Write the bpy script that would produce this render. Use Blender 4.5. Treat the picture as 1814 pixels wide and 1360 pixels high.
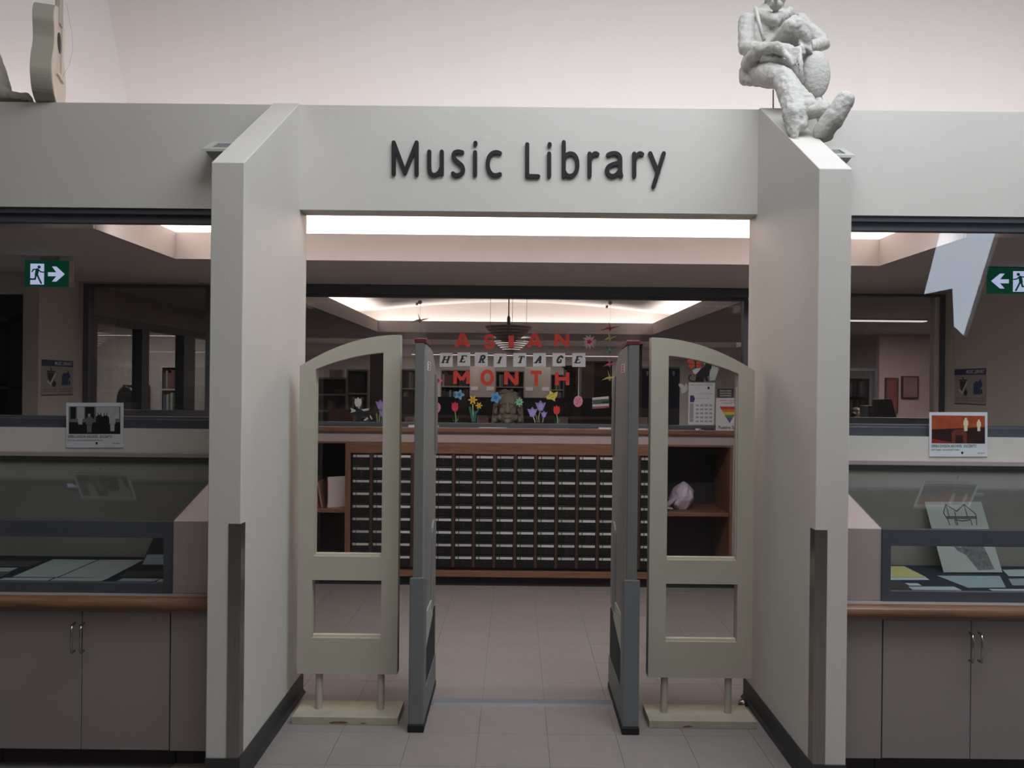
import bpy, math, random
from mathutils import Vector, Matrix, noise as mnoise
random.seed(7)
sc = bpy.context.scene
for o in list(bpy.data.objects): bpy.data.objects.remove(o)
C = sc.collection

# ------------------------------------------------------------------ camera
F, PPX, PPY, CH = 1400.0, 912.49, 684.0, 1.55
PITCH, ROLL, YAW = -0.0012, -0.0104, 0.0011
def _rot():
    c, s = math.cos, math.sin
    Ry = Matrix(((c(YAW), -s(YAW), 0), (s(YAW), c(YAW), 0), (0, 0, 1)))
    Rx = Matrix(((1, 0, 0), (0, c(PITCH), -s(PITCH)), (0, s(PITCH), c(PITCH))))
    Rr = Matrix(((c(ROLL), 0, s(ROLL)), (0, 1, 0), (-s(ROLL), 0, c(ROLL))))
    return Ry @ Rx @ Rr
RM = _rot()
EYE = Vector((0, 0, CH))
cam = bpy.data.cameras.new('camera'); cam_o = bpy.data.objects.new('camera', cam); C.objects.link(cam_o)
cam.sensor_width = 36; cam.lens = 36 * F / 1814
cam.shift_x = -(PPX - 907) / 1814; cam.shift_y = (PPY - 680) / 1814
cam.clip_start = 0.05; cam.clip_end = 200
m3 = Matrix((RM.col[0], RM.col[2], -RM.col[1])).transposed()
cam_o.matrix_world = Matrix.Translation(EYE) @ m3.to_4x4()
sc.camera = cam_o
def ray(px, py):
    return RM @ Vector(((px - PPX) / F, 1, (PPY - py) / F))
def at(px, py, Y):                      # the point of depth Y that shows at a pixel
    d = ray(px, py); return EYE + d * (Y / d.y)
def on_z(px, py, z):                    # the same on a level plane
    d = ray(px, py); return EYE + d * ((z - CH) / d.z)
def on_x(px, py, x):
    d = ray(px, py); return EYE + d * (x / d.x)

# ------------------------------------------------------------------ light
sc.view_settings.view_transform = 'Standard'; sc.view_settings.look = 'None'
sc.view_settings.gamma = 1.0; sc.view_settings.use_curve_mapping = False
sc.view_settings.exposure = 0.0
sc.cycles.use_denoising = True
sc.cycles.max_bounces = 8; sc.cycles.diffuse_bounces = 4; sc.cycles.transparent_max_bounces = 16
sc.cycles.sample_clamp_indirect = 4.0
W = bpy.data.worlds.new('sky'); sc.world = W; W.use_nodes = True
bg = W.node_tree.nodes['Background']; bg.inputs[0].default_value = (0.72, 0.84, 1.0, 1); bg.inputs[1].default_value = 7.0
def area(name, loc, target, sx, sy, power, col, spread=180):
    l = bpy.data.lights.new(name, 'AREA'); l.shape = 'RECTANGLE'; l.size = sx; l.size_y = sy
    l.energy = power; l.color = col; l.spread = math.radians(spread)
    o = bpy.data.objects.new(name, l); C.objects.link(o); o.location = loc
    z = (Vector(loc) - Vector(target)).normalized(); x = Vector((1, 0, 0)); x = (x - z * x.dot(z)).normalized(); y = z.cross(x)   # width along world X
    o.rotation_euler = Matrix((x, y, z)).transposed().to_euler()
    return o
PINK = (1.0, 0.90, 0.87)
area('skylight_lamp', (1.5, 2.0, 4.7), (1.2, 2.3, 0.0), 4.2, 2.2, 165, (0.86, 0.93, 1.0))
area('hall_lamp', (-1.0, -1.6, 5.6), (-0.5, 2.0, 1.0), 5.0, 3.0, 40, (1.0, 0.97, 0.92))
area('added_fill_beam', (0.06, 4.04, 2.47), (0.06, 4.75, 1.5), 4.2, 0.08, 19, (1.0, 0.96, 0.96), 115)  # unseen fill added behind the beam to brighten the inner wall
area('cove_lamp_upper', (0.05, 4.35, 2.93), (0.05, 5.4, 3.6), 9.0, 0.25, 33, (1.0, 0.89, 0.86))
area('cove_lamp_vestibule', (0.06, 5.06, 2.40), (0.06, 5.10, 2.9), 4.5, 0.10, 52, PINK)
area('cove_lamp_vestibule_left', (-2.28, 4.5, 2.37), (-2.32, 4.5, 2.9), 0.10, 1.0, 15, PINK)
area('cove_lamp_vestibule_right', (2.40, 4.5, 2.37), (2.44, 4.5, 2.9), 0.10, 1.0, 15, PINK)
area('cove_lamp_library', (0.0, 11.80, 2.40), (0.0, 11.84, 2.9), 4.1, 0.12, 13, PINK)
area('cove_lamp_library_left', (-2.18, 9.2, 2.37), (-2.16, 9.2, 2.9), 0.10, 4.8, 21, PINK)
area('cove_lamp_library_right', (2.14, 9.2, 2.37), (2.12, 9.2, 2.9), 0.10, 4.8, 21, PINK)
area('cove_lamp_far', (0.0, 15.25, 2.42), (0.0, 15.4, 2.9), 8.0, 0.12, 40, PINK)
area('stack_lamp', (0.0, 18.5, 2.25), (0.0, 18.6, 0), 8.0, 1.2, 210, (1.0, 0.93, 0.90))
area('stack_lamp_front', (0.0, 12.6, 2.28), (0.0, 12.7, 0), 6.0, 0.6, 45, (1.0, 0.93, 0.90))
area('office_lamp', (4.6, 9.2, 2.25), (4.6, 9.3, 0), 1.2, 1.2, 45, (1.0, 0.94, 0.92))
area('study_lamp', (-4.8, 9.0, 2.25), (-4.8, 9.1, 0), 1.2, 2.4, 32, (1.0, 0.94, 0.92))

# ------------------------------------------------------------------ materials
def lin(c):
    r = []
    for v in c:
        v /= 255.0
        r.append(v / 12.92 if v <= 0.04045 else ((v + 0.055) / 1.055) ** 2.4)
    return (*r, 1)
MATS = {}
def mat(name, rgb, rough=0.55, metal=0.0, var=0.06, scale=6.0, bump=0.0, bscale=60.0, emit=0.0, stretch=None, spec=0.5):
    if name in MATS: return MATS[name]
    m = bpy.data.materials.new(name); m.use_nodes = True; MATS[name] = m
    nt = m.node_tree; b = nt.nodes['Principled BSDF']
    b.inputs['Roughness'].default_value = rough; b.inputs['Metallic'].default_value = metal
    b.inputs['Specular IOR Level'].default_value = spec
    col = lin(rgb)
    tc = nt.nodes.new('ShaderNodeTexCoord'); mp = nt.nodes.new('ShaderNodeMapping')
    nt.links.new(tc.outputs['Object'], mp.inputs[0])
    if stretch: mp.inputs['Scale'].default_value = stretch
    n = nt.nodes.new('ShaderNodeTexNoise'); n.inputs['Scale'].default_value = scale; n.inputs['Detail'].default_value = 5
    nt.links.new(mp.outputs[0], n.inputs['Vector'])
    r = nt.nodes.new('ShaderNodeValToRGB')
    r.color_ramp.elements[0].position = 0.3; r.color_ramp.elements[1].position = 0.7
    r.color_ramp.elements[0].color = tuple(max(0, x * (1 - var)) for x in col[:3]) + (1,)
    r.color_ramp.elements[1].color = tuple(min(1, x * (1 + var)) for x in col[:3]) + (1,)
    nt.links.new(n.outputs['Fac'], r.inputs[0]); nt.links.new(r.outputs[0], b.inputs['Base Color'])
    if bump:
        n2 = nt.nodes.new('ShaderNodeTexNoise'); n2.inputs['Scale'].default_value = bscale; n2.inputs['Detail'].default_value = 3
        nt.links.new(mp.outputs[0], n2.inputs['Vector'])
        bp = nt.nodes.new('ShaderNodeBump'); bp.inputs['Strength'].default_value = bump; bp.inputs['Distance'].default_value = 0.01
        nt.links.new(n2.outputs['Fac'], bp.inputs['Height']); nt.links.new(bp.outputs[0], b.inputs['Normal'])
    if emit:
        nt.links.new(r.outputs[0], b.inputs['Emission Color']); b.inputs['Emission Strength'].default_value = emit
    return m
def glass(name, tint=(0.86, 0.87, 0.88), rough=0.0, ior=1.5):
    m = bpy.data.materials.new(name); m.use_nodes = True; MATS[name] = m
    nt = m.node_tree; nt.nodes.clear()
    out = nt.nodes.new('ShaderNodeOutputMaterial'); mix = nt.nodes.new('ShaderNodeMixShader')
    t = nt.nodes.new('ShaderNodeBsdfTransparent'); t.inputs[0].default_value = (*tint, 1)
    g = nt.nodes.new('ShaderNodeBsdfGlossy'); g.inputs['Roughness'].default_value = rough
    fr = nt.nodes.new('ShaderNodeFresnel')
    ge = nt.nodes.new('ShaderNodeNewGeometry'); mr = nt.nodes.new('ShaderNodeMapRange')
    mr.inputs['To Min'].default_value = ior; mr.inputs['To Max'].default_value = 1 / ior   # same pane from both sides
    nt.links.new(ge.outputs['Backfacing'], mr.inputs['Value']); nt.links.new(mr.outputs[0], fr.inputs[0])
    nz = nt.nodes.new('ShaderNodeTexNoise'); nz.inputs['Scale'].default_value = 0.7
    bp = nt.nodes.new('ShaderNodeBump'); bp.inputs['Strength'].default_value = 0.02; bp.inputs['Distance'].default_value = 0.004
    nt.links.new(nz.outputs['Fac'], bp.inputs['Height']); nt.links.new(bp.outputs[0], g.inputs['Normal'])
    nt.links.new(fr.outputs[0], mix.inputs[0]); nt.links.new(t.outputs[0], mix.inputs[1]); nt.links.new(g.outputs[0], mix.inputs[2])
    nt.links.new(mix.outputs[0], out.inputs[0])
    return m
PAINT = mat('cream_wall_paint', (209, 204, 197), 0.55, var=0.025, scale=2.5, bump=0.06, bscale=180)
UPPER = mat('upper_wall_plaster', (232, 226, 224), 0.8, var=0.015, scale=1.5, bump=0.04, bscale=90)
CEIL = mat('ceiling_plaster', (226, 220, 214), 0.85, var=0.02, scale=2, bump=0.05, bscale=120)
SOFFIT = mat('soffit_paint', (206, 198, 194), 0.85, var=0.02, scale=2, bump=0.05, bscale=120)
IWALL = mat('library_wall_paint', (214, 207, 201), 0.8, var=0.03, scale=2, bump=0.05, bscale=120)
TILE = mat('vinyl_floor_tile', (141, 134, 130), 0.28, var=0.05, scale=14, bump=0.015, bscale=30)
GROUT = mat('floor_joint', (105, 100, 98), 0.7)
BASEB = mat('vinyl_baseboard', (52, 51, 54), 0.45, var=0.08, bump=0.03)
FRAME = mat('blue_grey_metal_frame', (86, 89, 97), 0.42, metal=0.3, var=0.05)
DFRAME = mat('dark_metal_frame', (92, 93, 100), 0.45, metal=0.2, var=0.06)
GLASS = glass('window_glass', (0.92, 0.92, 0.92))
CASEGL = glass('display_glass', (0.86, 0.88, 0.88))
PLEXI = glass('clear_plastic_pane', (0.90, 0.90, 0.90), ior=1.38)
WOODO = mat('oak_edge', (118, 84, 62), 0.4, var=0.28, scale=9, stretch=(0.6, 8, 8), bump=0.04, bscale=40)
WOODV = mat('oak_upright', (116, 84, 63), 0.45, var=0.25, scale=9, stretch=(8, 8, 0.6), bump=0.04, bscale=40)
WOODD = mat('dark_walnut', (74, 46, 36), 0.5, var=0.2, scale=8, stretch=(8, 8, 0.7))
LAM = mat('mauve_laminate', (150, 138, 136), 0.4, var=0.03, scale=3)
LAMP = mat('pale_pink_laminate', (168, 154, 152), 0.4, var=0.03, scale=3)
TOEK = mat('toe_kick', (66, 60, 58), 0.6)
STEEL = mat('brushed_steel', (160, 156, 152), 0.28, metal=1.0, var=0.10, scale=6, stretch=(60, 60, 1))
CHROME = mat('satin_steel_handle', (176, 172, 166), 0.25, metal=1.0, var=0.05)
BLACK = mat('black_print', (24, 24, 28), 0.5, var=0.1)
INK = mat('sign_black', (22, 22, 26), 0.4, var=0.1)
WHITE = mat('white_paper', (226, 226, 226), 0.7, var=0.03)
RUBBER = mat('black_rubber', (20, 20, 22), 0.6)

# ------------------------------------------------------------------ mesh helpers
def wloc(o):
    v = Vector((0, 0, 0))
    while o: v += o.location; o = o.parent
    return v
def prop(o, label=None, cat=None, group=None, kind=None):
    for k, v in (('label', label), ('category', cat), ('group', group), ('kind', kind)):
        if v: o[k] = v
    return o
def finish(me, name, mats, parent, smooth=False, bevel=0, label=None, cat=None, group=None, kind=None):
    if not isinstance(mats, (list, tuple)): mats = [mats]
    for m in mats: me.materials.append(m)
    o = bpy.data.objects.new(name, me); C.objects.link(o)
    xs = [v.co for v in me.vertices]
    lo = Vector((min(v.x for v in xs), min(v.y for v in xs), min(v.z for v in xs)))
    hi = Vector((max(v.x for v in xs), max(v.y for v in xs), max(v.z for v in xs)))
    base = Vector(((lo.x + hi.x) / 2, (lo.y + hi.y) / 2, lo.z))
    me.transform(Matrix.Translation(-base))
    o.location = base - (wloc(parent) if parent else Vector((0, 0, 0)))
    o.parent = parent
    if smooth:
        for p in me.polygons: p.use_smooth = True
    if bevel:
        b = o.modifiers.new('bevel', 'BEVEL'); b.width = bevel; b.segments = 2; b.limit_method = 'ANGLE'; b.angle_limit = 0.7
    return prop(o, label, cat, group, kind)
class MB:
    def __init__(s): s.v = []; s.f = []; s.mi = []
    def add(s, vs, fs, mi=0):
        k = len(s.v); s.v += [tuple(p) for p in vs]
        s.f += [tuple(i + k for i in q) for q in fs]; s.mi += [mi] * len(fs); return s
    def box(s, x0, x1, y0, y1, z0, z1, mi=0):
        x0, x1 = sorted((x0, x1)); y0, y1 = sorted((y0, y1)); z0, z1 = sorted((z0, z1))
        return s.add([(x, y, z) for z in (z0, z1) for y in (y0, y1) for x in (x0, x1)],
                     [(0, 2, 3, 1), (4, 5, 7, 6), (0, 1, 5, 4), (2, 6, 7, 3), (0, 4, 6, 2), (1, 3, 7, 5)], mi)
    def loops(s, A, B, mi=0):            # prism between two loops (A the front one)
        n = len(A)
        nrm = Vector((0, 0, 0)); P = [Vector(p) for p in A]
        for i in range(n): nrm += P[i].cross(P[(i + 1) % n])
        d = Vector(B[0]) - Vector(A[0])
        fr = list(range(n)); bk = [n + i for i in range(n)]
        sd = [(i, n + i, n + (i + 1) % n, (i + 1) % n) for i in range(n)]
        if nrm.dot(d) > 0:
            fr = fr[::-1]; sd = [q[::-1] for q in sd]
        else: bk = bk[::-1]
        return s.add(list(A) + list(B), [tuple(fr), tuple(bk)] + sd, mi)
    def xz(s, poly, y0, y1, mi=0):
        return s.loops([(x, y0, z) for x, z in poly], [(x, y1, z) for x, z in poly], mi)
    def yz(s, poly, x0, x1, mi=0):
        return s.loops([(x0, y, z) for y, z in poly], [(x1, y, z) for y, z in poly], mi)
    def xy(s, poly, z0, z1, mi=0):
        return s.loops([(x, y, z0) for x, y in poly], [(x, y, z1) for x, y in poly], mi)
    def tube(s, path, r, n=8, mi=0, caps=True):
        P = [Vector(p) for p in path]; R = r if isinstance(r, (list, tuple)) else [r] * len(P)
        vs = []; up = None
        for i, p in enumerate(P):
            t = (P[min(i + 1, len(P) - 1)] - P[max(i - 1, 0)]).normalized()
            if up is None:
                up = Vector((0, 0, 1)) if abs(t.z) < 0.9 else Vector((1, 0, 0))
            a = t.cross(up).normalized(); b = t.cross(a).normalized(); up = b
            up = -b
            for k in range(n):
                an = 2 * math.pi * k / n; vs.append(p + (a * math.cos(an) + b * math.sin(an)) * R[i])
        fs = []
        for i in range(len(P) - 1):
            for k in range(n):
                k2 = (k + 1) % n; fs.append((i * n + k, i * n + k2, (i + 1) * n + k2, (i + 1) * n + k))
        if caps: fs += [tuple(range(n))[::-1], tuple((len(P) - 1) * n + k for k in range(n))]
        return s.add(vs, fs, mi)
    def lathe(s, prof, c, n=24, mi=0, axis='z'):
        vs = []; fs = []
        for r, h in prof:
            for k in range(n):
                a = 2 * math.pi * k / n; x, y = r * math.cos(a), r * math.sin(a)
                vs.append((c[0] + x, c[1] + y, c[2] + h) if axis == 'z' else (c[0] + x, c[1] + h, c[2] + y))
        for i in range(len(prof) - 1):
            for k in range(n):
                k2 = (k + 1) % n; fs.append((i * n + k, i * n + k2, (i + 1) * n + k2, (i + 1) * n + k))
        return s.add(vs, fs, mi)
    def ball(s, c, r, n=12, mi=0):
        rx, ry, rz = (r, r, r) if not isinstance(r, (tuple, list)) else r
        vs = [(c[0], c[1], c[2] - rz)]; h = n // 2
        for i in range(1, h):
            ph = -math.pi / 2 + math.pi * i / h
            for k in range(n):
                a = 2 * math.pi * k / n
                vs.append((c[0] + rx * math.cos(ph) * math.cos(a), c[1] + ry * math.cos(ph) * math.sin(a), c[2] + rz * math.sin(ph)))
        vs.append((c[0], c[1], c[2] + rz)); T = len(vs) - 1; fs = []
        for k in range(n):
            k2 = (k + 1) % n
            fs.append((0, 1 + k2, 1 + k)); fs.append((T, T - n + k, T - n + k2))
            for i in range(h - 2): fs.append((1 + i * n + k, 1 + i * n + k2, 1 + (i + 1) * n + k2, 1 + (i + 1) * n + k))
        return s.add(vs, fs, mi)
    def mesh(s, name):
        me = bpy.data.meshes.new(name); me.from_pydata(s.v, [], s.f)
        me.polygons.foreach_set('material_index', s.mi); me.update(); return me
    def build(s, name, mats, parent=None, **kw):
        return finish(s.mesh(name), name, mats, parent, **kw)
def thing(name, label, cat, loc, group=None):
    o = bpy.data.objects.new(name, None); C.objects.link(o); o.location = loc; o.empty_display_size = 0.05
    return prop(o, label, cat, group)
def struct(name, loc=(0, 0, 0)):
    o = bpy.data.objects.new(name, None); C.objects.link(o); o.location = loc; o['kind'] = 'structure'; return o
S = dict(kind='structure')
def B(*a): return MB().box(*a)
def keyhole(outer, holes):               # one polygon with slits to its holes
    def ar(p): return sum(p[i][0] * p[(i + 1) % len(p)][1] - p[(i + 1) % len(p)][0] * p[i][1] for i in range(len(p)))
    out = outer if ar(outer) > 0 else outer[::-1]
    for h in holes:
        h = h if ar(h) < 0 else h[::-1]
        bi, bj, bd = 0, 0, 1e9
        for i, p in enumerate(out):
            for j, q in enumerate(h):
                d = (p[0] - q[0]) ** 2 + (p[1] - q[1]) ** 2
                if d < bd: bi, bj, bd = i, j, d
        out = out[:bi + 1] + h[bj:] + h[:bj + 1] + out[bi:]
    return out
def rect(x0, x1, z0, z1): return [(x0, z0), (x1, z0), (x1, z1), (x0, z1)]
def framed(o, i, y0, y1):                # rectangular frame as four mitred bars in one connected ring
    m = MB(); (a, b, c, d), (e, f, g, h) = o, i
    O = [(a, c), (b, c), (b, d), (a, d)]; I = [(e, g), (f, g), (f, h), (e, h)]
    vs = [(x, y0, z) for x, z in O + I] + [(x, y1, z) for x, z in O + I]
    fs = []
    for k in range(4):
        n = (k + 1) % 4
        fs += [(k, n, 4 + n, 4 + k), (8 + n, 8 + k, 12 + k, 12 + n), (n, k, 8 + k, 8 + n), (4 + k, 4 + n, 12 + n, 12 + k)]
    return m.add(vs, fs)
_rc = [0]
def ribbon(m, pts, w, place, lift0, lift1, round_=True, mi=0):
    """stroke of width w along 2-D pts, placed by place(x, y, lift); strokes that cross lie a hair apart"""
    P = [p for k, p in enumerate(pts) if k == 0 or math.hypot(p[0] - pts[k - 1][0], p[1] - pts[k - 1][1]) > 1e-7]
    closed = len(P) > 3 and math.hypot(P[0][0] - P[-1][0], P[0][1] - P[-1][1]) < 1e-6
    if closed: P = P[:-1]
    for k in range(1, len(P) - 1):                       # break at sharp corners
        a, b = (P[k][0] - P[k - 1][0], P[k][1] - P[k - 1][1]), (P[k + 1][0] - P[k][0], P[k + 1][1] - P[k][1])
        if (a[0] * b[0] + a[1] * b[1]) / (math.hypot(*a) * math.hypot(*b)) < 0.3:
            ribbon(m, P[:k + 1], w, place, lift0, lift1, round_, mi); return ribbon(m, P[k:], w, place, lift0, lift1, round_, mi)
    n = len(P); L = []; Rr = []
    _rc[0] += 1; l1 = lift1 + (_rc[0] % 5) * 6e-5
    def dirn(a, b):
        d = math.hypot(b[0] - a[0], b[1] - a[1]); return ((b[0] - a[0]) / d, (b[1] - a[1]) / d)
    for k in range(n):
        a = dirn(P[k - 1], P[k]) if (k > 0 or closed) else None
        b = dirn(P[k], P[(k + 1) % n]) if (k < n - 1 or closed) else None
        a = a or b; b = b or a
        nx, ny = -(a[1] + b[1]), a[0] + b[0]; q = math.hypot(nx, ny)
        if q < 1e-6: nx, ny, q = -a[1], a[0], 1
        nx /= q; ny /= q
        c = max(0.45, -a[1] * nx + a[0] * ny); e = w / 2 / c
        L.append((P[k][0] + nx * e, P[k][1] + ny * e)); Rr.append((P[k][0] - nx * e, P[k][1] - ny * e))
    vs = [place(x, y, l1) for x, y in L] + [place(x, y, l1) for x, y in Rr] + [place(x, y, lift0) for x, y in L] + [place(x, y, lift0) for x, y in Rr]
    fs = []
    for k in range(n if closed else n - 1):
        k2 = (k + 1) % n
        fs += [(k, k2, n + k2, n + k), (2 * n + k2, 2 * n + k, 3 * n + k, 3 * n + k2), (k2, k, 2 * n + k, 2 * n + k2), (n + k, n + k2, 3 * n + k2, 3 * n + k)]
    if not closed: fs += [(0, n, 3 * n, 2 * n), (2 * n - 1, n - 1, 3 * n - 1, 4 * n - 1)]
    m.add(vs, fs, mi)
    if round_ and not closed:
        for x, y in (P[0], P[-1]):
            q = [(x + w / 2 * math.cos(a * math.pi / 6), y + w / 2 * math.sin(a * math.pi / 6)) for a in range(12)]
            m.loops([place(a, b, l1 - 3e-5) for a, b in q], [place(a, b, lift0) for a, b in q], mi)
    return m
def smoothp(pts, k=3):                   # Catmull-Rom through points
    r = []
    for i in range(len(pts) - 1):
        p0 = pts[max(i - 1, 0)]; p1 = pts[i]; p2 = pts[i + 1]; p3 = pts[min(i + 2, len(pts) - 1)]
        for j in range(k):
            t = j / k
            r.append(tuple(0.5 * (2 * p1[c] + (p2[c] - p0[c]) * t + (2 * p0[c] - 5 * p1[c] + 4 * p2[c] - p3[c]) * t * t + (3 * p1[c] - p0[c] - 3 * p2[c] + p3[c]) * t ** 3) for c in range(2)))
    return r + [pts[-1]]
class Plane:
    """flat thing with its own millimetre-like grid: (a, b) -> origin + u*a + v*b, lifted along n"""
    def __init__(s, o, u, v, n): s.o, s.u, s.v, s.n = Vector(o), Vector(u), Vector(v), Vector(n).normalized()
    def __call__(s, a, b, h=0.0): return s.o + s.u * a + s.v * b + s.n * h
    def poly(s, name, pts, m, parent, h0=0.0, h1=0.0012, **kw):
        return MB().loops([s(a, b, h1) for a, b in pts], [s(a, b, h0) for a, b in pts]).build(name, m, parent, **kw)
    def polys(s, name, lst, m, parent, h0=0.0, h1=0.0012, **kw):
        k = MB()
        for pts in lst: k.loops([s(a, b, h1) for a, b in pts], [s(a, b, h0) for a, b in pts])
        return k.build(name, m, parent, **kw)
    def strokes(s, name, lst, w, m, parent, h0=0.0, h1=0.0012, round_=False, **kw):
        k = MB()
        for pts in lst: ribbon(k, pts, w, s, h0, h1, round_)
        return k.build(name, m, parent, **kw)
    def text(s, name, string, a0, a1, b0, b1, m, parent, h=0.0016, bold=0.0, **kw):
        cu = bpy.data.curves.new('t', 'FONT'); cu.body = string; cu.offset = bold; cu.resolution_u = 2
        to = bpy.data.objects.new('t', cu); C.objects.link(to)
        dg = bpy.context.evaluated_depsgraph_get(); dg.update()
        me = bpy.data.meshes.new_from_object(to.evaluated_get(dg))
        bpy.data.objects.remove(to); bpy.data.curves.remove(cu)
        xs = [v.co.x for v in me.vertices]; ys = [v.co.y for v in me.vertices]
        x0, x1, y0, y1 = min(xs), max(xs), min(ys), max(ys)
        for v in me.vertices:
            a = a0 + (v.co.x - x0) / (x1 - x0) * (a1 - a0); b = b1 + (v.co.y - y0) / (y1 - y0) * (b0 - b1)
            v.co = s(a, b, h)
        me.materials.clear(); me.update()
        return finish(me, name, m, parent, **kw)
def pix_plane(Y, lean=0):                # pixels of the photograph at depth Y
    o = at(0, 0, Y); return Plane(o, at(1, 0, Y) - o, at(0, 1, Y) - o, (0, -1, 0))
def blob(name, parts, mats, parent=None, voxel=0.01, smooth=6, disp=0.0, dscale=0.06, **kw):
    """continuous body grown from overlapping balls and tapered limbs"""
    m = MB()
    for p in parts:
        if p[0] == 'b': m.ball(p[1], p[2], 16)
        else:
            a, ra, b, rb = Vector(p[1]), p[2], Vector(p[3]), p[4]
            k = 7
            m.ball(a, ra, 14); m.ball(b, rb, 14)
            m.tube([a.lerp(b, i / k) for i in range(k + 1)], [ra + (rb - ra) * i / k for i in range(k + 1)], 14)
    me = m.mesh('raw'); o = bpy.data.objects.new('raw', me); C.objects.link(o)
    r = o.modifiers.new('r', 'REMESH'); r.mode = 'VOXEL'; r.voxel_size = voxel
    if smooth:
        q = o.modifiers.new('s', 'SMOOTH'); q.iterations = smooth; q.factor = 0.5
    dg = bpy.context.evaluated_depsgraph_get(); dg.update()
    out = bpy.data.meshes.new_from_object(o.evaluated_get(dg))
    bpy.data.objects.remove(o)
    if disp:
        ns = [v.normal.copy() for v in out.vertices]
        for v, n in zip(out.vertices, ns):
            c = v.co / dscale
            v.co += n * disp * (mnoise.noise(Vector((c.x * 1.6 + c.z * 0.6, c.y, c.z * 0.7 - c.x * 0.4))) + 0.5 * mnoise.noise(c * 2.3))
    out.materials.clear(); out.update()
    return finish(out, name, mats, parent, smooth=True, **kw)

# ------------------------------------------------------------------ main measures
WL, WR, FT = -1.0565, 1.160, 0.1272           # inner faces of the two entry walls, their thickness
OL, OR = WL - FT, WR + FT
DF, DH, DB = 3.0478, 3.8282, 3.9593           # front of the entry walls, front and back of the window wall
ZT, ZB = 2.8971, 2.390
ZS, ZLIP, DLIP, DC = 2.3146, 2.4801, 4.909, 6.107
XC = (WL + WR) / 2
def mx(x): return 2 * XC - x

# ================================================================== STRUCTURE
fl = struct('floor'); fl.location = (0, 6, 0)
B(-9, 9, -6.2, 26, -0.1, -0.0025).build('floor_slab', GROUT, fl)
tm = None
for i in range(-8, 8):
    for j in range(12):
        x0 = -0.15 + 0.305 * i; y0 = 2.60 + 0.305 * j
        if y0 > 6.2 or (y0 < 3.6 and (x0 < -1.4 or x0 > 1.2)): continue
        if tm is None:
            o = B(x0 + .0008, x0 + .3042, y0 + .0008, y0 + .3042, -0.0025, 0).build('floor_tile', TILE, fl, bevel=0.0006); tm = o
        else:
            o = tm.copy(); C.objects.link(o); o.parent = fl; o.location = Vector((x0 + .1525, y0 + .1525, -0.0025)) - fl.location
B(-9, 9, 6.27, 26, -0.0024, 0).build('library_carpet', mat('library_carpet', (92, 84, 84), 0.95, var=0.15, scale=60), fl)
B(-9, 9, -6.2, 2.59, -0.0024, 0).build('hall_tiles', TILE, fl)

# window wall: beam over windows and entrance, low walls below the windows
B(-8, 8, DH, DB, ZB, ZT).build('wall_front', PAINT, **S)
B(-8, OL, DH, DB, 0, 1.322).build('wall_left', PAINT, **S)
B(OR, 8, DH, DB, 0, 1.322).build('wall_right', PAINT, **S)
for nm, x0, x1 in (('wall_entry_left', OL, WL), ('wall_entry_right', WR, OR)):
    MB().yz([(DF, 0), (DB, 0), (DB, ZB + .2), (DH + .005, ZB + .2), (DH + .005, ZT), (DH - .02, ZT), (DF, 2.3975)], x0, x1).build(nm, PAINT, bevel=0.003, **S)
# baseboards
def baseb(name, x0, x1, y0, y1):
    return B(x0, x1, y0, y1, 0, 0.1).build(name, BASEB, bevel=0.004, **S)
for nm, xi, xo, s in (('left', WL, OL, 1), ('right', WR, OR, -1)):
    m = MB().xy([(xi, DF - .003), (xi + s * .005, DF - .003), (xi + s * .005, DB + .004), (xi, DB + .004)], 0.0, 0.1)
    m.xz([(xi, 0), (xi + s * .018, 0), (xi + s * .014, .006), (xi + s * .005, .016), (xi, .02)], DF, DB + .006)
    m.box(xo, xi + s * .005, DF - .006, DF, 0, .1)
    m.build('baseboard_' + nm, BASEB, **S)
# steel corner guards
for nm, xi, s in (('left', WL, 1), ('right', WR, -1)):
    MB().xy([(xi - s * .046, DF - .0025), (xi + s * .0025, DF - .0025), (xi + s * .0025, DF + .046), (xi, DF + .046), (xi, DF), (xi - s * .046, DF)], 0.103, 1.005).build(
        'corner_guard', STEEL, label='brushed steel corner guard low on the %s entry wall' % nm, cat='corner guard', group='steel corner guards')

# outer windows
def outer_window(name, x0, x1):
    w = struct(name, ((x0 + x1) / 2, 3.88, 1.322))
    MB().box(x0, x1, 3.840, 3.90, 2.362, ZB).build('top_rail', FRAME, w, bevel=0.002)
    MB().box(x0, x1, 3.862, 3.91, 2.324, 2.362).build('top_stop', DFRAME, w)
    MB().xz(rect(x0, x1, 1.322, 1.366), 3.842, 3.90).build('bottom_rail', FRAME, w, bevel=0.002)
    B(x0, x1, 3.862, 3.91, 1.366, 1.378).build('bottom_stop', DFRAME, w)
    B(x0, x1, 3.884, 3.890, 1.37, 2.33).build('glass_pane', GLASS, w)
outer_window('window_1', -7.9, OL)
outer_window('window_2', OR, 7.9)

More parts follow.
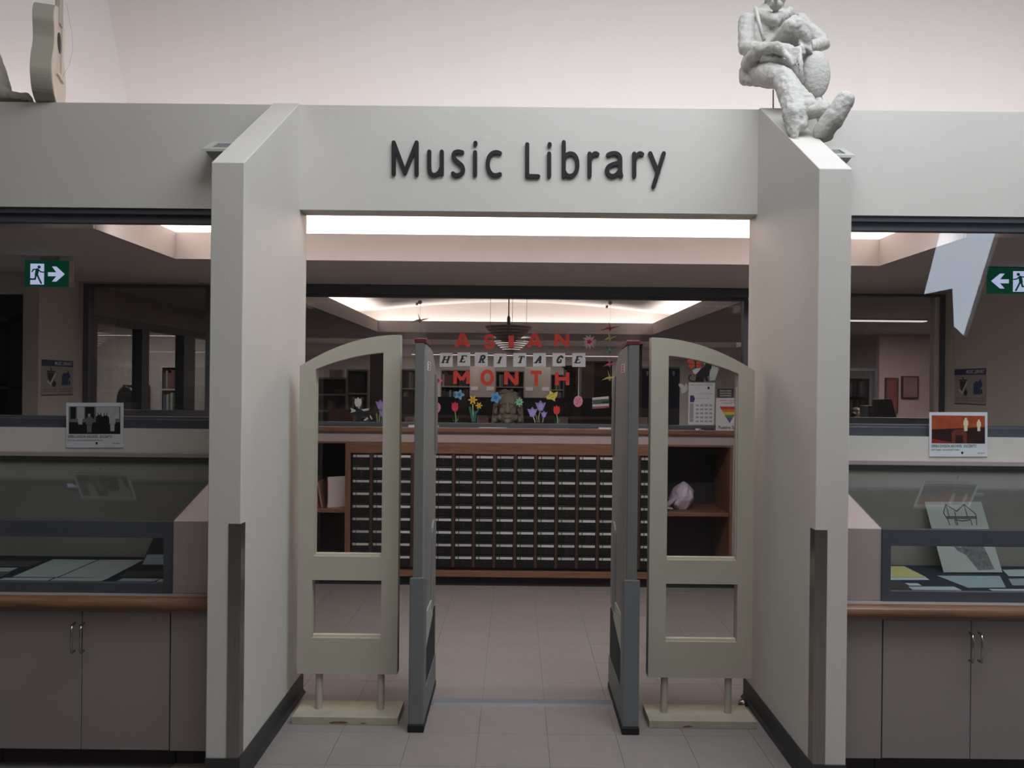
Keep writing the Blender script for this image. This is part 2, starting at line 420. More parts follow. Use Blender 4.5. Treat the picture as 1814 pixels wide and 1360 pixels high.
# upper hall behind the beam: plaster wall with added folds, cove glow at its foot
YU = 5.35
def up(px, py, Y): return at(px, py, Y)
cl0, cl1 = up(225, 182, YU), up(192, 13, YU)
cr0, cr1 = up(1550, 190, YU), up(1505, 13, YU)
def ext(a, b, z):
    t = (z - a.z) / (b.z - a.z); return a.lerp(b, t)
def panel(name, A, Bp, m=UPPER):
    vs = [ext(*A, 2.875), ext(*Bp, 2.875), ext(*Bp, 6.4), ext(*A, 6.4)]
    MB().loops(vs, [v + Vector((0, .12, 0)) for v in vs]).build(name, m, **S)
panel('wall_upper_middle', (cl0, cl1), (cr0, cr1))
el = tuple(p + Vector((-0.62, -0.9, 0)) for p in (cl0, cl1))  # added fold: this side turns to the skylight so its band comes out lighter
panel('wall_upper_left', el, (cl0, cl1))
panel('wall_upper_far_left', tuple(p + Vector((-6, 0.1, 0)) for p in el), el)
er = tuple(p + Vector((4.0, -0.35, 0)) for p in (cr0, cr1))
panel('wall_upper_right', (cr0, cr1), er)
panel('wall_upper_far_right', er, tuple(p + Vector((3, 0.3, 0)) for p in er))
B(-9, 9, DB, 5.7, 2.855, 2.885).build('ceiling_vestibule_roof', CEIL, **S)
# hall around the camera
B(-9, 9, -3.62, 6, 6.3, 6.4).build('ceiling_hall', UPPER, **S)
B(-8.1, -8, -3.62, 6, 0, 6.3).build('wall_hall_left', PAINT, **S)
B(8, 8.1, -3.62, 6, 0, 6.3).build('wall_hall_right', PAINT, **S)
def mirror_pt(px, py, Yg=3.887, Yb=-3.5):
    d = ray(px, py); t = (Yg + (Yg - Yb)) / d.y; p = EYE + d * t; return (p.x, p.z)
reflection_hole = [mirror_pt(*p) for p in ((1668, 400), (1637, 521), (1687, 511), (1690, 578), (1713, 600), (1775, 400))]  # opening added so the sky reflects as a pale patch in the right window
MB().xz(keyhole(rect(-8, 8, 0, 6.3), [reflection_hole]), -3.5, -3.62).build('wall_hall_back', mat('hall_back_wall', (120, 118, 114), 0.8), **S)

# vestibule ceiling: soffit ring, lips, cove, vault
CX0, CX1, CY0 = -2.127, 2.247, DB + .022
m = MB().xy([(-9, DB), (CX0, DB), (CX0, DLIP), (CX1, DLIP), (CX1, DB), (9, DB), (9, DC + .1), (-9, DC + .1)], ZS, ZS + .03)
m.build('ceiling_vestibule', SOFFIT, **S)
def coffer(tag, x0, x1, y0, y1, zl, zside, zmid, g=0.30, near=True):
    LIP = mat('coffer_lip_paint', (196, 188, 186), 0.8, var=0.02)
    t = 0.03
    B(x0 - t, x1 + t, y1 - .003, y1 + t, ZS - .001, zl).build('trim_%s_far' % tag, LIP, **S)
    B(x0 - t, x0 + .003, y0, y1, ZS - .001, zl).build('trim_%s_left' % tag, LIP, **S)
    B(x1 - .003, x1 + t, y0, y1, ZS - .001, zl).build('trim_%s_right' % tag, LIP, **S)
    gn = g if near else 0.02
    X0, X1, Y0, Y1 = x0 - g, x1 + g, y0 - gn, y1 + g
    # vault
    n = 16; xs = [X0 + (X1 - X0) * i / n for i in range(n + 1)]
    zz = [zside + (zmid - zside) * math.sin(math.pi * i / n) ** 0.9 if 0 < i < n else zside for i in range(n + 1)]
    MB().xz(list(zip(xs, zz)) + [(X1, zmid + .05), (X0, zmid + .05)], Y0, Y1).build('ceiling_%s_vault' % tag, CEIL, **S)
    MB().xz(list(zip(xs, zz)) + [(X1, ZS + .03), (X0, ZS + .03)], Y1, Y1 + .04).build('wall_%s_lunette' % tag, CEIL, **S)
    B(X0 - .04, X0, Y0, Y1, ZS + .03, zside + .05).build('wall_%s_left' % tag, CEIL, **S)
    B(X1, X1 + .04, Y0, Y1, ZS + .03, zside + .05).build('wall_%s_right' % tag, CEIL, **S)
    if near: MB().xz(list(zip(xs, zz)) + [(X1, ZS + .03), (X0, ZS + .03)], Y0 - .04, Y0).build('wall_%s_near' % tag, CEIL, **S)
coffer('vestibule_coffer', CX0, CX1, CY0, DLIP, ZLIP, 2.70, 2.80, g=0.26, near=False)

# library wall with its three glazed openings
IW0, IW1 = DC, DC + .10                        # depth of the library wall
WX0, WX1 = -1.70, 1.785                        # middle opening
LX0, LX1 = -3.345, -2.36                       # left sidelight
RX0, RX1 = 2.42, 3.245
ZSIL = 1.345
wl_poly = keyhole([(-3.6, 0), (WX0, 0), (WX0, 1.2), (WX0, 2.315), (-3.6, 2.315)], [rect(LX0, LX1, 1.28, 2.30)])
MB().xz(wl_poly, IW0, IW1).build('wall_library_left', IWALL, **S)
wr_poly = keyhole([(WX1, 0), (3.6, 0), (3.6, 2.315), (WX1, 2.315)], [rect(RX0, RX1, 1.28, 2.285)])
MB().xz(wr_poly, IW0, IW1).build('wall_library_right', IWALL, **S)
# side returns of the vestibule
B(-3.50, -3.388, 5.60, IW0, 0, ZS).build('wall_return_left', IWALL, **S)
B(3.375, 3.50, 4.6, IW0, 0, ZS).build('wall_return_right', IWALL, **S)
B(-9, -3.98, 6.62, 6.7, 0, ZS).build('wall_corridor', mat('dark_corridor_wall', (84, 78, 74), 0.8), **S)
B(-6.0, -3.5, 5.62, 5.72, 2.17, ZS).build('wall_corridor_header', IWALL, **S)
B(7.9, 8.0, DB, 8, 0, ZS).build('wall_vestibule_right', IWALL, **S)
# middle window
w = struct('window_3', (XC, DC, 1.2))
B(WX0, WX1, DC - .03, DC + .05, 2.245, 2.314).build('top_rail', DFRAME, w, bevel=0.003)
B(WX0, WX1, DC - .005, DC + .06, 2.222, 2.247).build('top_stop', DFRAME, w)
B(WX0, WX1, DC - .02, DC + .05, 1.2225, 1.2550).build('bottom_rail', FRAME, w, bevel=0.003)
B(WX0, WX0 + .035, DC - .02, DC + .05, 1.255, 2.225).build('jamb', DFRAME, w)
B(WX1 - .035, WX1, DC - .02, DC + .05, 1.255, 2.225).build('jamb', DFRAME, w)
B(WX0, WX1, DC + .022, DC + .028, 1.25, 2.23).build('glass_pane', GLASS, w)
def sidelight(name, x0, x1, z0, z1):
    w = struct(name, ((x0 + x1) / 2, DC, z0))
    framed((x0, x1, z0, z1), (x0 + .04, x1 - .04, z0 + .05, z1 - .02), DC - .012, DC + .07).build('window_frame', DFRAME, w)
    B(x0 + .03, x1 - .03, DC + .03, DC + .036, z0 + .04, z1 - .01).build('glass_pane', GLASS, w)
sidelight('window_4', LX0, LX1, 1.28, 2.30)
sidelight('window_5', RX0, RX1 + .06, 1.28, 2.285)

# ------------------------------------------------------------------ library room shell
LB = 22.0
m = MB().xy(keyhole([(-7.5, IW1), (8, IW1), (8, LB), (-7.5, LB)],
            [[(-2.04, 6.7), (2.0, 6.7), (2.0, 11.6), (-2.04, 11.6)], [(-4.2, 13.4), (4.2, 13.4), (4.2, 15.1), (-4.2, 15.1)]]), ZS, ZS + .03)
m.build('ceiling_library', SOFFIT, **S)
coffer('library_coffer', -2.04, 2.0, 6.7, 11.6, ZS + .165, 2.62, 2.80, g=0.30)
coffer('library_far_coffer', -4.2, 4.2, 13.4, 15.1, ZS + .165, 2.62, 2.80, g=0.30)
B(-7.5, 8, LB, LB + .1, 0, 2.4).build('wall_library_back', mat('library_back_wall', (214, 206, 200), 0.8), **S)
B(7.9, 8.0, IW1, LB, 0, 2.4).build('wall_library_east', IWALL, **S)
B(-7.6, -7.5, IW1, LB, 0, 2.4).build('wall_library_west', IWALL, **S)
# glazed doors along the left of the library
DX = -3.40
LGREY = mat('cream_door_wall', (176, 166, 156), 0.8, var=0.03)
B(DX - .1, DX, IW1, 10.6, 2.085, ZS).build('wall_study_rooms', LGREY, **S)
B(DX - .1, DX, 10.28, 10.6, 0, 2.085).build('wall_study_end', LGREY, **S)
for i, (a, b) in enumerate(((6.25, 8.2), (8.2, 10.2))):
    d = struct('door_%d' % (i + 1), (DX, (a + b) / 2, 0))
    B(DX - .08, DX + .01, a, b, 2.02, 2.085).build('head_rail', DFRAME, d)
    for y in (a, (a + b) / 2 - .07, b - .14): B(DX - .08, DX + .01, y, y + .14, 0, 2.02).build('post', DFRAME, d)
    B(DX - .08, DX + .01, a + .14, b - .14, 0.9, 0.98).build('mid_rail', DFRAME, d)
    B(DX - .04, DX - .034, a + .1, b - .1, 0.02, 2.03).build('glass_pane', GLASS, d)
B(-6.6, DX - .1, 10.9, 11.0, 0, ZS).build('wall_study_back', mat('study_back_wall', (196, 188, 182), 0.8), **S)
# office wall seen through the right sidelight
OW = mat('office_wall', (176, 152, 146), 0.8, var=0.03)
B(5.05, 8, 11.0, 11.1, 0, ZS).build('wall_office_back', OW, **S)

# ================================================================== ENTRANCE SIGN
gl = pix_plane(DH - .0005)
def cs(p, sh=0): return (680 + p[0] / 3.4885, 230 + p[1] / 3.4885)
GL = [('M', [[(62, 275), (62, 82), (131, 268), (203, 82), (203, 277)]], 0),
 ('u', [smoothp([(281, 138), (281, 235), (290, 272), (315, 282), (342, 266), (356, 236)]), [(358, 138), (358, 277)]], 0),
 ('s', [smoothp([(484, 142), (460, 137), (438, 144), (430, 162), (438, 184), (458, 203), (480, 222), (489, 246), (484, 268), (464, 281), (440, 282), (427, 272)])], 0),
 ('i', [[(563, 142), (563, 280)], [(565, 84), (565, 91)]], 0),
 ('c', [smoothp([(716, 147), (692, 141), (666, 150), (648, 175), (641, 213), (648, 252), (668, 278), (694, 283), (716, 277)])], 0),
 ('L', [[(884, 93), (884, 288), (952, 290)]], 0),
 ('i', [[(1019, 150), (1019, 288)], [(1022, 92), (1022, 99)]], 0),
 ('b', [[(1109, 80), (1109, 288)], smoothp([(1112, 184), (1128, 157), (1154, 149), (1178, 162), (1191, 195), (1191, 242), (1176, 275), (1150, 288), (1125, 281), (1112, 262)])], 0),
 ('r', [[(1268, 150), (1268, 288)], smoothp([(1270, 192), (1284, 162), (1303, 148), (1317, 154)])], 0),
 ('a', [smoothp([(1382, 158), (1402, 149), (1430, 148), (1450, 161), (1457, 187), (1457, 258), (1463, 288)]), smoothp([(1455, 206), (1415, 214), (1386, 229), (1375, 253), (1385, 278), (1410, 288), (1436, 277), (1455, 252)])], 0),
 ('r', [[(1543, 150), (1543, 288)], smoothp([(1545, 192), (1559, 162), (1578, 148), (1592, 154)])], 0),
 ('y', [[(1641, 148), (1690, 268)], [(1725, 148), (1662, 352)]], 0)]
where = ['first letter of Music', 'second letter of Music', 'third letter of Music', 'fourth letter of Music', 'last letter of Music',
         'first letter of Library', 'second letter of Library', 'third letter of Library', 'fourth letter of Library', 'fifth letter of Library', 'sixth letter of Library', 'last letter of Library']
for (ch, st, _), wh in zip(GL, where):
    k = MB()
    for p in st: ribbon(k, [cs(q) for q in p], 7.3 if ch not in 'i' else 7.4, gl, 0.0, 0.012, True)
    k.build('sign_letter', INK, label='black raised letter %s, %s on the beam over the entrance' % (ch, wh), cat='letter', group='letters of the entrance sign')

# wall washers behind the entry walls
def washer(x, s, side):
    t = thing('wall_light', 'small white up-light box on the wall behind the %s entry wall' % side, 'light', (x, DH, 2.585), 'wall up-lights')
    WM = mat('white_metal', (190, 188, 182), 0.4)
    def zr(y): return 2.715 - (DH - y) * .54
    MB().loops([(x - .13, DH, zr(DH) - .012), (x + .13, DH, zr(DH) - .012), (x + .13, DH - .13, zr(DH - .13) - .012), (x - .13, DH - .13, zr(DH - .13) - .012)],
               [(x - .10, DH, 2.585), (x + .10, DH, 2.585), (x + .10, DH - .07, 2.585), (x - .10, DH - .07, 2.585)]).build('housing', WM, t, bevel=0.002)
    A = [Vector((x + a, y, zr(y))) for a, y in ((-.14, DH - .002), (.14, DH - .002), (.14, DH - .14), (-.14, DH - .14))]
    I2 = [Vector((x + a, y, zr(y))) for a, y in ((-.108, DH - .028), (.108, DH - .028), (.108, DH - .112), (-.108, DH - .112))]
    dn = Vector((0, 0, .012))
    vs = A + I2 + [p - dn for p in A] + [p - dn for p in I2]
    fs = []
    for k in range(4):
        n = (k + 1) % 4
        fs += [(k, n, 4 + n, 4 + k), (8 + n, 8 + k, 12 + k, 12 + n), (n, k, 8 + k, 8 + n), (4 + k, 4 + n, 12 + n, 12 + k)]
    MB().add(vs, fs).build('rim', WM, t)
    MB().loops([p - dn * .3 for p in I2], [p - dn * .8 for p in I2]).build('lens', mat('grey_lens', (96, 100, 108), 0.15), t)
washer(at(420, 270, DH - .07).x, 1, 'left')
washer(at(1452, 272, DH - .07).x, -1, 'right')

# ================================================================== BASE CABINETS, COUNTERS AND DISPLAY CASES
CF = 3.15
BLUE = mat('navy_display_cloth', (28, 34, 52), 0.9, var=0.1, scale=50)
def handle(parent, x, s):
    p = [(x, CF - .02, .590), (x + s * .004, CF - .048, .588), (x + s * .008, CF - .058, .578), (x + s * .008, CF - .058, .492), (x + s * .004, CF - .048, .482), (x, CF - .02, .480)]
    MB().tube(p, .0048, 10).build('handle', CHROME, parent, smooth=True)
def side_unit(side):
    mm = (lambda x: x) if side == 'left' else mx
    s = 1 if side == 'left' else -1
    xo = mm(OL)
    def bx(x0, x1, *r): return B(mm(x0), mm(x1), *r)
    # filler and two-door cabinet units
    t = thing('cabinet_filler', 'narrow mauve filler panel between cabinet door and the %s entry wall' % side, 'panel', ((mm(-1.276)), CF + .3, 0), 'cabinet fillers')
    bx(-1.366, OL, CF, CF + .5, .078, .632).build('panel', LAM, t, bevel=0.001)
    bx(-1.366, OL, CF + .06, CF + .5, 0, .078).build('toe_kick', TOEK, t)
    for k in range(1 if side == 'left' else 1):
        xa = -1.370 - k * .70
        c = thing('base_cabinet', 'mauve two-door base cabinet under the %s display case' % side, 'cabinet', (mm(xa - .351), CF + .3, 0), 'base cabinets')
        bx(xa - .70, xa, CF + .02, CF + .5, .078, .632).build('body', LAM, c)
        bx(xa - .70, xa, CF + .06, CF + .5, 0, .078).build('toe_kick', TOEK, c)
        for q in (0, 1):
            d = bx(xa - .0015 - q * .351, xa - .3495 - q * .351, CF, CF + .0195, .080, .631).build('door', LAM, c, bevel=0.0012)
            handle(d, mm(xa - .333 if q == 0 else xa - .369), s)
    c = thing('base_cabinet', 'mauve base cabinet at the edge of the picture on the %s' % side, 'cabinet', (mm(-2.5), CF + .3, 0), 'base cabinets')
    bx(-2.95, -2.0735, CF + .02, CF + .5, .078, .632).build('body', LAM, c)
    bx(-2.95, -2.0735, CF + .06, CF + .5, 0, .078).build('toe_kick', TOEK, c)
    d = bx(-2.075, -2.425, CF, CF + .0195, .080, .631).build('door', LAM, c, bevel=0.0012); handle(d, mm(-2.40), s)
    # counter with rounded oak nosing
    c = thing('countertop', 'counter with a rounded oak front edge under the %s glass case' % side, 'countertop', (mm(-2.06), 3.45, .64), 'oak-edged counters')
    n = 10; prof = [(3.15, .642)] + [(3.128 - .026 * math.sin(math.pi * i / n), .668 - .026 * math.cos(math.pi * i / n)) for i in range(n + 1)] + [(3.15, .694)]
    MB().yz(prof, mm(-2.95), xo).build('nosing', WOODO, c, smooth=False)
    bx(-2.95, OL, 3.15, DH, .655, .6935).build('top', LAM, c)
    bx(-2.95, OL, 3.145, 3.17, .634, .6415).build('drip_strip', LAMP, c)
    # display case
    ZG0, ZG1, YG0, YG1 = .985, 1.172, 3.20, 3.822
    XI = -1.383
    def zs(y): return ZG0 + (ZG1 - ZG0) * (y - YG0) / (YG1 - YG0)
    case = thing('display_case', 'low glass-topped display case beside the %s entry wall' % side, 'display case', (mm(-2.05), 3.5, .6935), 'display cases')
    MB().yz([(YG0, .6937), (YG1, .6937), (YG1, ZG1), (YG0, ZG0)], mm(XI), xo).build('end_block', LAMP, case, bevel=0.002)
    bx(-2.95, XI, YG0 + .02, YG1, .6937, .703).build('deck', BLUE, case)
    bx(-2.95, XI, YG1 - .012, YG1, .703, 1.150).build('back_panel', mat('case_back', (176, 168, 158), 0.6), case)
    x0, x1 = sorted((mm(-2.95), mm(XI)))
    i0, i1 = (x0 + .03, x1 - .035) if side == 'left' else (x0 + .035, x1 - .03)
    framed((x0, x1, .6937, ZG0), (i0, i1, .735, .918), YG0 - .008, YG0 + .018).build('front_frame', FRAME, case, bevel=0.0015)
    B(x0 + .01, x1 - .01, YG0 + .006, YG0 + .011, .72, .93).build('front_glass', CASEGL, case)
    MB().yz([(YG0 + .0, ZG0 + .002), (YG1 - .02, zs(YG1 - .02) + .002), (YG1 - .02, zs(YG1 - .02) + .008), (YG0, ZG0 + .008)], x0, x1).build('top_glass', CASEGL, case)
    bx(-2.95, OL, YG1 - .022, DH - .0005, ZG1 + .002, ZG1 + .014).build('back_channel', DFRAME, case)
    bx(-2.95, OL, YG1 - .034, DH - .0005, ZG1 + .014, ZG1 + .036).build('back_rail', LAMP, case, bevel=0.002)
side_unit('left'); side_unit('right')

# ------------------------------------------------------------------ things inside the cases
ZD = .7035
def sheet(off, sc_, pts, rgb, label, name='paper_sheet', cat='paper', th=.0015, lift=0, group=None, mname=None):
    P = [on_z(off[0] + x / sc_, off[1] + y / sc_, ZD + lift) for x, y in pts]
    P = [(max(-2.9, min(2.95, p.x)), max(3.225, min(3.805, p.y))) for p in P]
    m_ = mat(mname or 'sheet_%d_%d_%d' % rgb, rgb, 0.7, var=0.05, scale=30)
    return MB().xy(P, ZD + lift, ZD + lift + th).build(name, m_, label=label, cat=cat, group=group)
o7, s7 = (0, 780), 4.25
sheet(o7, s7, [(95, 1028), (400, 897), (735, 900), (430, 1030)], (196, 204, 198), 'typed sheet at the back left of the left case')
sheet(o7, s7, [(447, 1030), (750, 900), (1080, 900), (820, 1035)], (198, 204, 196), 'typed sheet at the back right of the left case')
sheet(o7, s7, [(-150, 1105), (30, 1036), (400, 1036), (250, 1105)], (204, 212, 216), 'typed sheet at the front left of the left case')
sheet(o7, s7, [(262, 1105), (420, 1037), (818, 1037), (640, 1108)], (204, 212, 210), 'typed sheet at the front middle of the left case')
sheet(o7, s7, [(725, 1109), (800, 1062), (1165, 1062), (1080, 1112)], (110, 150, 190), 'blue card at the front of the left case', 'paper_card', 'card', lift=.002)
sheet(o7, s7, [(880, 1060), (925, 1040), (1200, 1043), (1160, 1061)], (196, 206, 216), 'pale card behind the blue card in the left case', 'paper_card', 'card', lift=.0005)
sheet(o7, s7, [(1112, 1112), (1205, 1045), (1330, 1045), (1290, 1112)], (200, 208, 216), 'pale sheet in the front right corner of the left case')
sheet(o7, s7, [(890, 1030), (960, 985), (1330, 985), (1330, 1030)], (70, 62, 56), 'dark photograph lying under the standing card in the left case', 'photograph', 'photo', lift=.0006)
sheet(o7, s7, [(-200, 950), (-140, 905), (330, 908), (215, 952)], (84, 80, 78), 'dark photograph at the back left of the left case', 'photograph', 'photo')
sheet(o7, s7, [(-200, 985), (-120, 958), (135, 960), (70, 988)], (190, 198, 192), 'small pale slip below the dark photograph in the left case', 'paper_slip', 'paper')
sheet(o7, s7, [(-200, 1030), (-140, 992), (80, 992), (10, 1028)], (110, 104, 84), 'olive photograph at the far left of the left case', 'photograph', 'photo')
# standing photo card, left
def standing(pxs, y0, y1, label, name, cat, group=None):
    b0, b1, t1, t0 = at(*pxs[0], y0), at(*pxs[1], y0), at(*pxs[2], y1), at(*pxs[3], y1)
    dz = ZD + .001 - min(b0.z, b1.z)
    t = thing(name, label, cat, ((b0 + b1) / 2) + Vector((0, 0, dz)), group)
    u = (b1 - b0) / 100; v = (b0 - t0) / 100
    n = (b1 - b0).cross(t0 - b0).normalized()
    if n.y > 0: n = -n
    return t, Plane(t0 + Vector((0, 0, dz)), u, v, n)
t, pl = standing([(249, 1011), (318, 1011), (336, 957), (274, 957)], 3.62, 3.70, 'dark photo card with a white caption leaning in the right end of the left case', 'photo_card', 'card')
pl.poly('mount', [(0, 0), (100, 0), (100, 100), (0, 100)], mat('card_mount', (60, 66, 78), 0.6), t, 0, .003)
pl.poly('photo', [(4, 3), (96, 3), (96, 62), (4, 62)], mat('card_photo', (38, 38, 42), 0.4, var=0.6, scale=40), t, .003, .0036)
pl.poly('caption', [(4, 64), (96, 64), (96, 96), (4, 96)], mat('card_caption', (170, 184, 186), 0.6), t, .003, .0036)
o8, s8 = (1490, 780), 4.25
sheet(o8, s8, [(300, 1030), (318, 948), (475, 948), (640, 1030)], (206, 194, 130), 'yellow programme lying in the right case', 'programme', 'paper', lift=.002)
sheet(o8, s8, [(330, 1052), (345, 1020), (630, 1026), (665, 1051)], (200, 208, 210), 'white sheet under the yellow programme in the right case')
sheet(o8, s8, [(480, 1076), (575, 1077), (608, 1094), (512, 1093)], (206, 212, 216), 'small white caption slip in the right case', 'paper_slip', 'paper')
sheet(o8, s8, [(300, 1150), (330, 1060), (440, 1056), (575, 1152)], (62, 56, 54), 'dark photograph in the front corner of the right case', 'photograph', 'photo', lift=.002)
sheet(o8, s8, [(505, 1102), (850, 1102), (985, 1163), (585, 1161)], (196, 202, 204), 'white sheet at the front of the right case')
sheet(o8, s8, [(722, 1020), (1195, 1022), (1240, 1108), (955, 1110)], (160, 172, 180), 'grey sheet in front of the leaning drawing in the right case')
sheet(o8, s8, [(1110, 1120), (1500, 1120), (1560, 1140), (1160, 1140)], (204, 210, 210), 'white strip at the front right of the right case', 'paper_slip', 'paper')
sheet(o8, s8, [(1215, 975), (1480, 970), (1540, 1025), (1260, 1022)], (180, 190, 188), 'pale sheet at the right of the leaning drawing')
sheet(o8, s8, [(1260, 1042), (1560, 1040), (1600, 1092), (1290, 1092)], (150, 160, 166), 'grey sheet at the right end of the right case')
t, pl = standing([(1671, 1018), (1775, 1018), (1739.5, 893), (1637, 893)], 3.66, 3.795, 'white drawing board with a pencil sketch of two gables leaning in the right case', 'drawing_board', 'drawing')
pl.poly('board', [(0, 0), (100, 0), (100, 100), (0, 100)], mat('board_paper', (198, 200, 190), 0.7), t, 0, .004)
BR = mat('sepia_ink', (92, 82, 74), 0.7)
pl.strokes('gable_sketch', [[(28, 16), (36, 4), (52, 14), (68, 4), (84, 18), (82, 20)], [(28, 16), (30, 22), (84, 22)], [(32, 22), (33, 34)], [(48, 14), (47, 34)], [(84, 20), (80, 34)], [(36, 4), (36, 22)], [(68, 4), (68, 22)], [(44, 26), (58, 28), (72, 26)], [(44, 26), (45, 34)], [(72, 26), (72, 34)], [(30, 24), (82, 24)]], 1.5, BR, t, .004, .0046)
pl.polys('shaded_sketch', [[(28, 62), (40, 66), (52, 60), (80, 60), (88, 96), (60, 97), (46, 76), (34, 70)]], mat('pencil_shading', (128, 122, 122), 0.8, var=0.4, scale=60), t, .004, .0046)

# ================================================================== POSTERS ON THE SILLS
def poster(px0, py0, px1, py1, label):
    Y = DH - .003
    p = pix_plane(Y)
    c0 = at((px0 + px1) / 2, py1, Y)
    t = thing('poster', label, 'poster', c0, 'exhibition posters')
    p.poly('sheet', [(px0, py0), (px1, py0), (px1, py1), (px0, py1)], mat('poster_white', (214, 216, 222), 0.35, var=0.02), t, 0, .003)
    return t, p
PG = [mat('photo_black', (30, 30, 32), 0.4, var=0.3, scale=40), mat('photo_grey', (112, 112, 114), 0.4, var=0.3, scale=40), mat('photo_light', (180, 180, 180), 0.4, var=0.15, scale=40)]
def person_print(p, name, x, y0, y1, m, t, arms=False):
    h = y1 - y0; w = h * .16
    k = [(x - w * .5, y0 + h * .02), (x + w * .5, y0 + h * .02), (x + w * .5, y0 + h * .16), (x + w, y0 + h * .22), (x + w * 1.15, y0 + h * .55), (x + w * .8, y0 + h * .58), (x + w * .75, y1), (x - w * .75, y1), (x - w * .8, y0 + h * .58), (x - w * 1.15, y0 + h * .55), (x - w, y0 + h * .22), (x - w * .5, y0 + h * .16)]
    p.poly(name, k, m, t, .0036, .0044)
t, p = poster(118, 713.5, 219, 793, 'white poster with a black-and-white group photograph on the left sill')
p.poly('photograph', [(122.5, 720), (214, 720), (214, 769), (122.5, 769)], PG[1], t, .003, .0036)
for a, b, m in ((126, 135, 0), (152, 168, 0), (137, 150, 2), (171, 212, 2)):
    p.poly('shutter_print' if m == 0 else 'pale_wall_print', [(a, 721), (b, 721), (b, 742), (a, 742)], PG[m], t, .0036, .004)
p.polys('dark_ground_print', [[(123, 748), (213.5, 748), (213.5, 768.5), (123, 768.5)]], PG[0], t, .0036, .0039)
for x, y0, y1, m in ((143, 722, 752, 2), (159, 733, 766, 1), (177, 730, 767, 0), (188, 731, 767, 0), (200, 734, 764, 2)):
    person_print(p, 'figure_print', x, y0, y1, PG[m], t)
p.polys('face_print', [[(157.5, 733), (160.5, 733), (160.5, 738), (157.5, 738)], [(175.5, 730), (178.5, 730), (178.5, 735), (175.5, 735)], [(186.5, 731), (189.5, 731), (189.5, 736), (186.5, 736)]], PG[2], t, .0044, .0048)
p.text('title_lettering', 'OPERA DIVISION ARCHIVES', 120.5, 174, 771, 776, BLACK, t, .0036, .008)
p.text('title_word', 'EXCERPTS', 178, 199, 771, 776, BLACK, t, .0036, .005)
p.text('subtitle', 'PART TWO : SETTING AND DESIGN FOR THE PAST', 120.5, 184, 779, 781.5, BLACK, t, .0036)
p.text('credit_lettering', 'MUSIC LIBRARY', 200, 213.5, 784.5, 786.5, BLACK, t, .0036)
p.poly('crest', [(172, 783), (174, 784), (173.5, 787), (172, 788), (170.5, 787), (170, 784)], BLACK, t, .003, .0036)
t, p = poster(1645, 729.5, 1747.5, 808, 'white poster with a red and orange stage photograph on the right sill')
p.poly('photograph', [(1649, 735), (1743, 736), (1743, 785), (1649, 784)], mat('stage_orange', (158, 74, 42), 0.4, var=0.25, scale=30), t, .003, .0036)
p.poly('dark_stage_print', [(1649, 760), (1743, 756), (1743, 785), (1649, 784)], mat('stage_dark', (44, 24, 24), 0.4, var=0.4, scale=30), t, .0036, .004)
p.poly('arch_print', [(1684, 784), (1684, 766), (1691, 760), (1704, 760), (1711, 767), (1711, 784), (1704, 784), (1704, 770), (1691, 770), (1691, 784)], mat('stage_rust', (110, 52, 38), 0.4, var=0.3, scale=30), t, .004, .0044)
for x in (1709, 1732): person_print(p, 'figure_print', x, 739 + (x > 1720) * 3, 763, mat('print_cream', (222, 206, 176), 0.5), t)
p.poly('red_bar', [(1649, 776), (1663, 779), (1690, 784), (1649, 784)], mat('stage_red', (140, 40, 30), 0.4), t, .0044, .0047)
p.text('title_lettering', 'OPERA DIVISION ARCHIVES', 1648.5, 1702, 787, 792, BLACK, t, .0036, .008)
p.text('title_word', 'EXCERPTS', 1706, 1728, 787, 792, BLACK, t, .0036, .005)
p.text('subtitle', 'PART THREE : THE LAST FIFTY YEARS', 1648.5, 1698, 795, 797.5, BLACK, t, .0036)
p.text('credit_lettering', 'MUSIC LIBRARY', 1730, 1743, 801, 803, BLACK, t, .0036)
p.poly('crest', [(1703, 799), (1705, 800), (1704.5, 803), (1703, 804), (1701.5, 803), (1701, 800)], BLACK, t, .003, .0036)

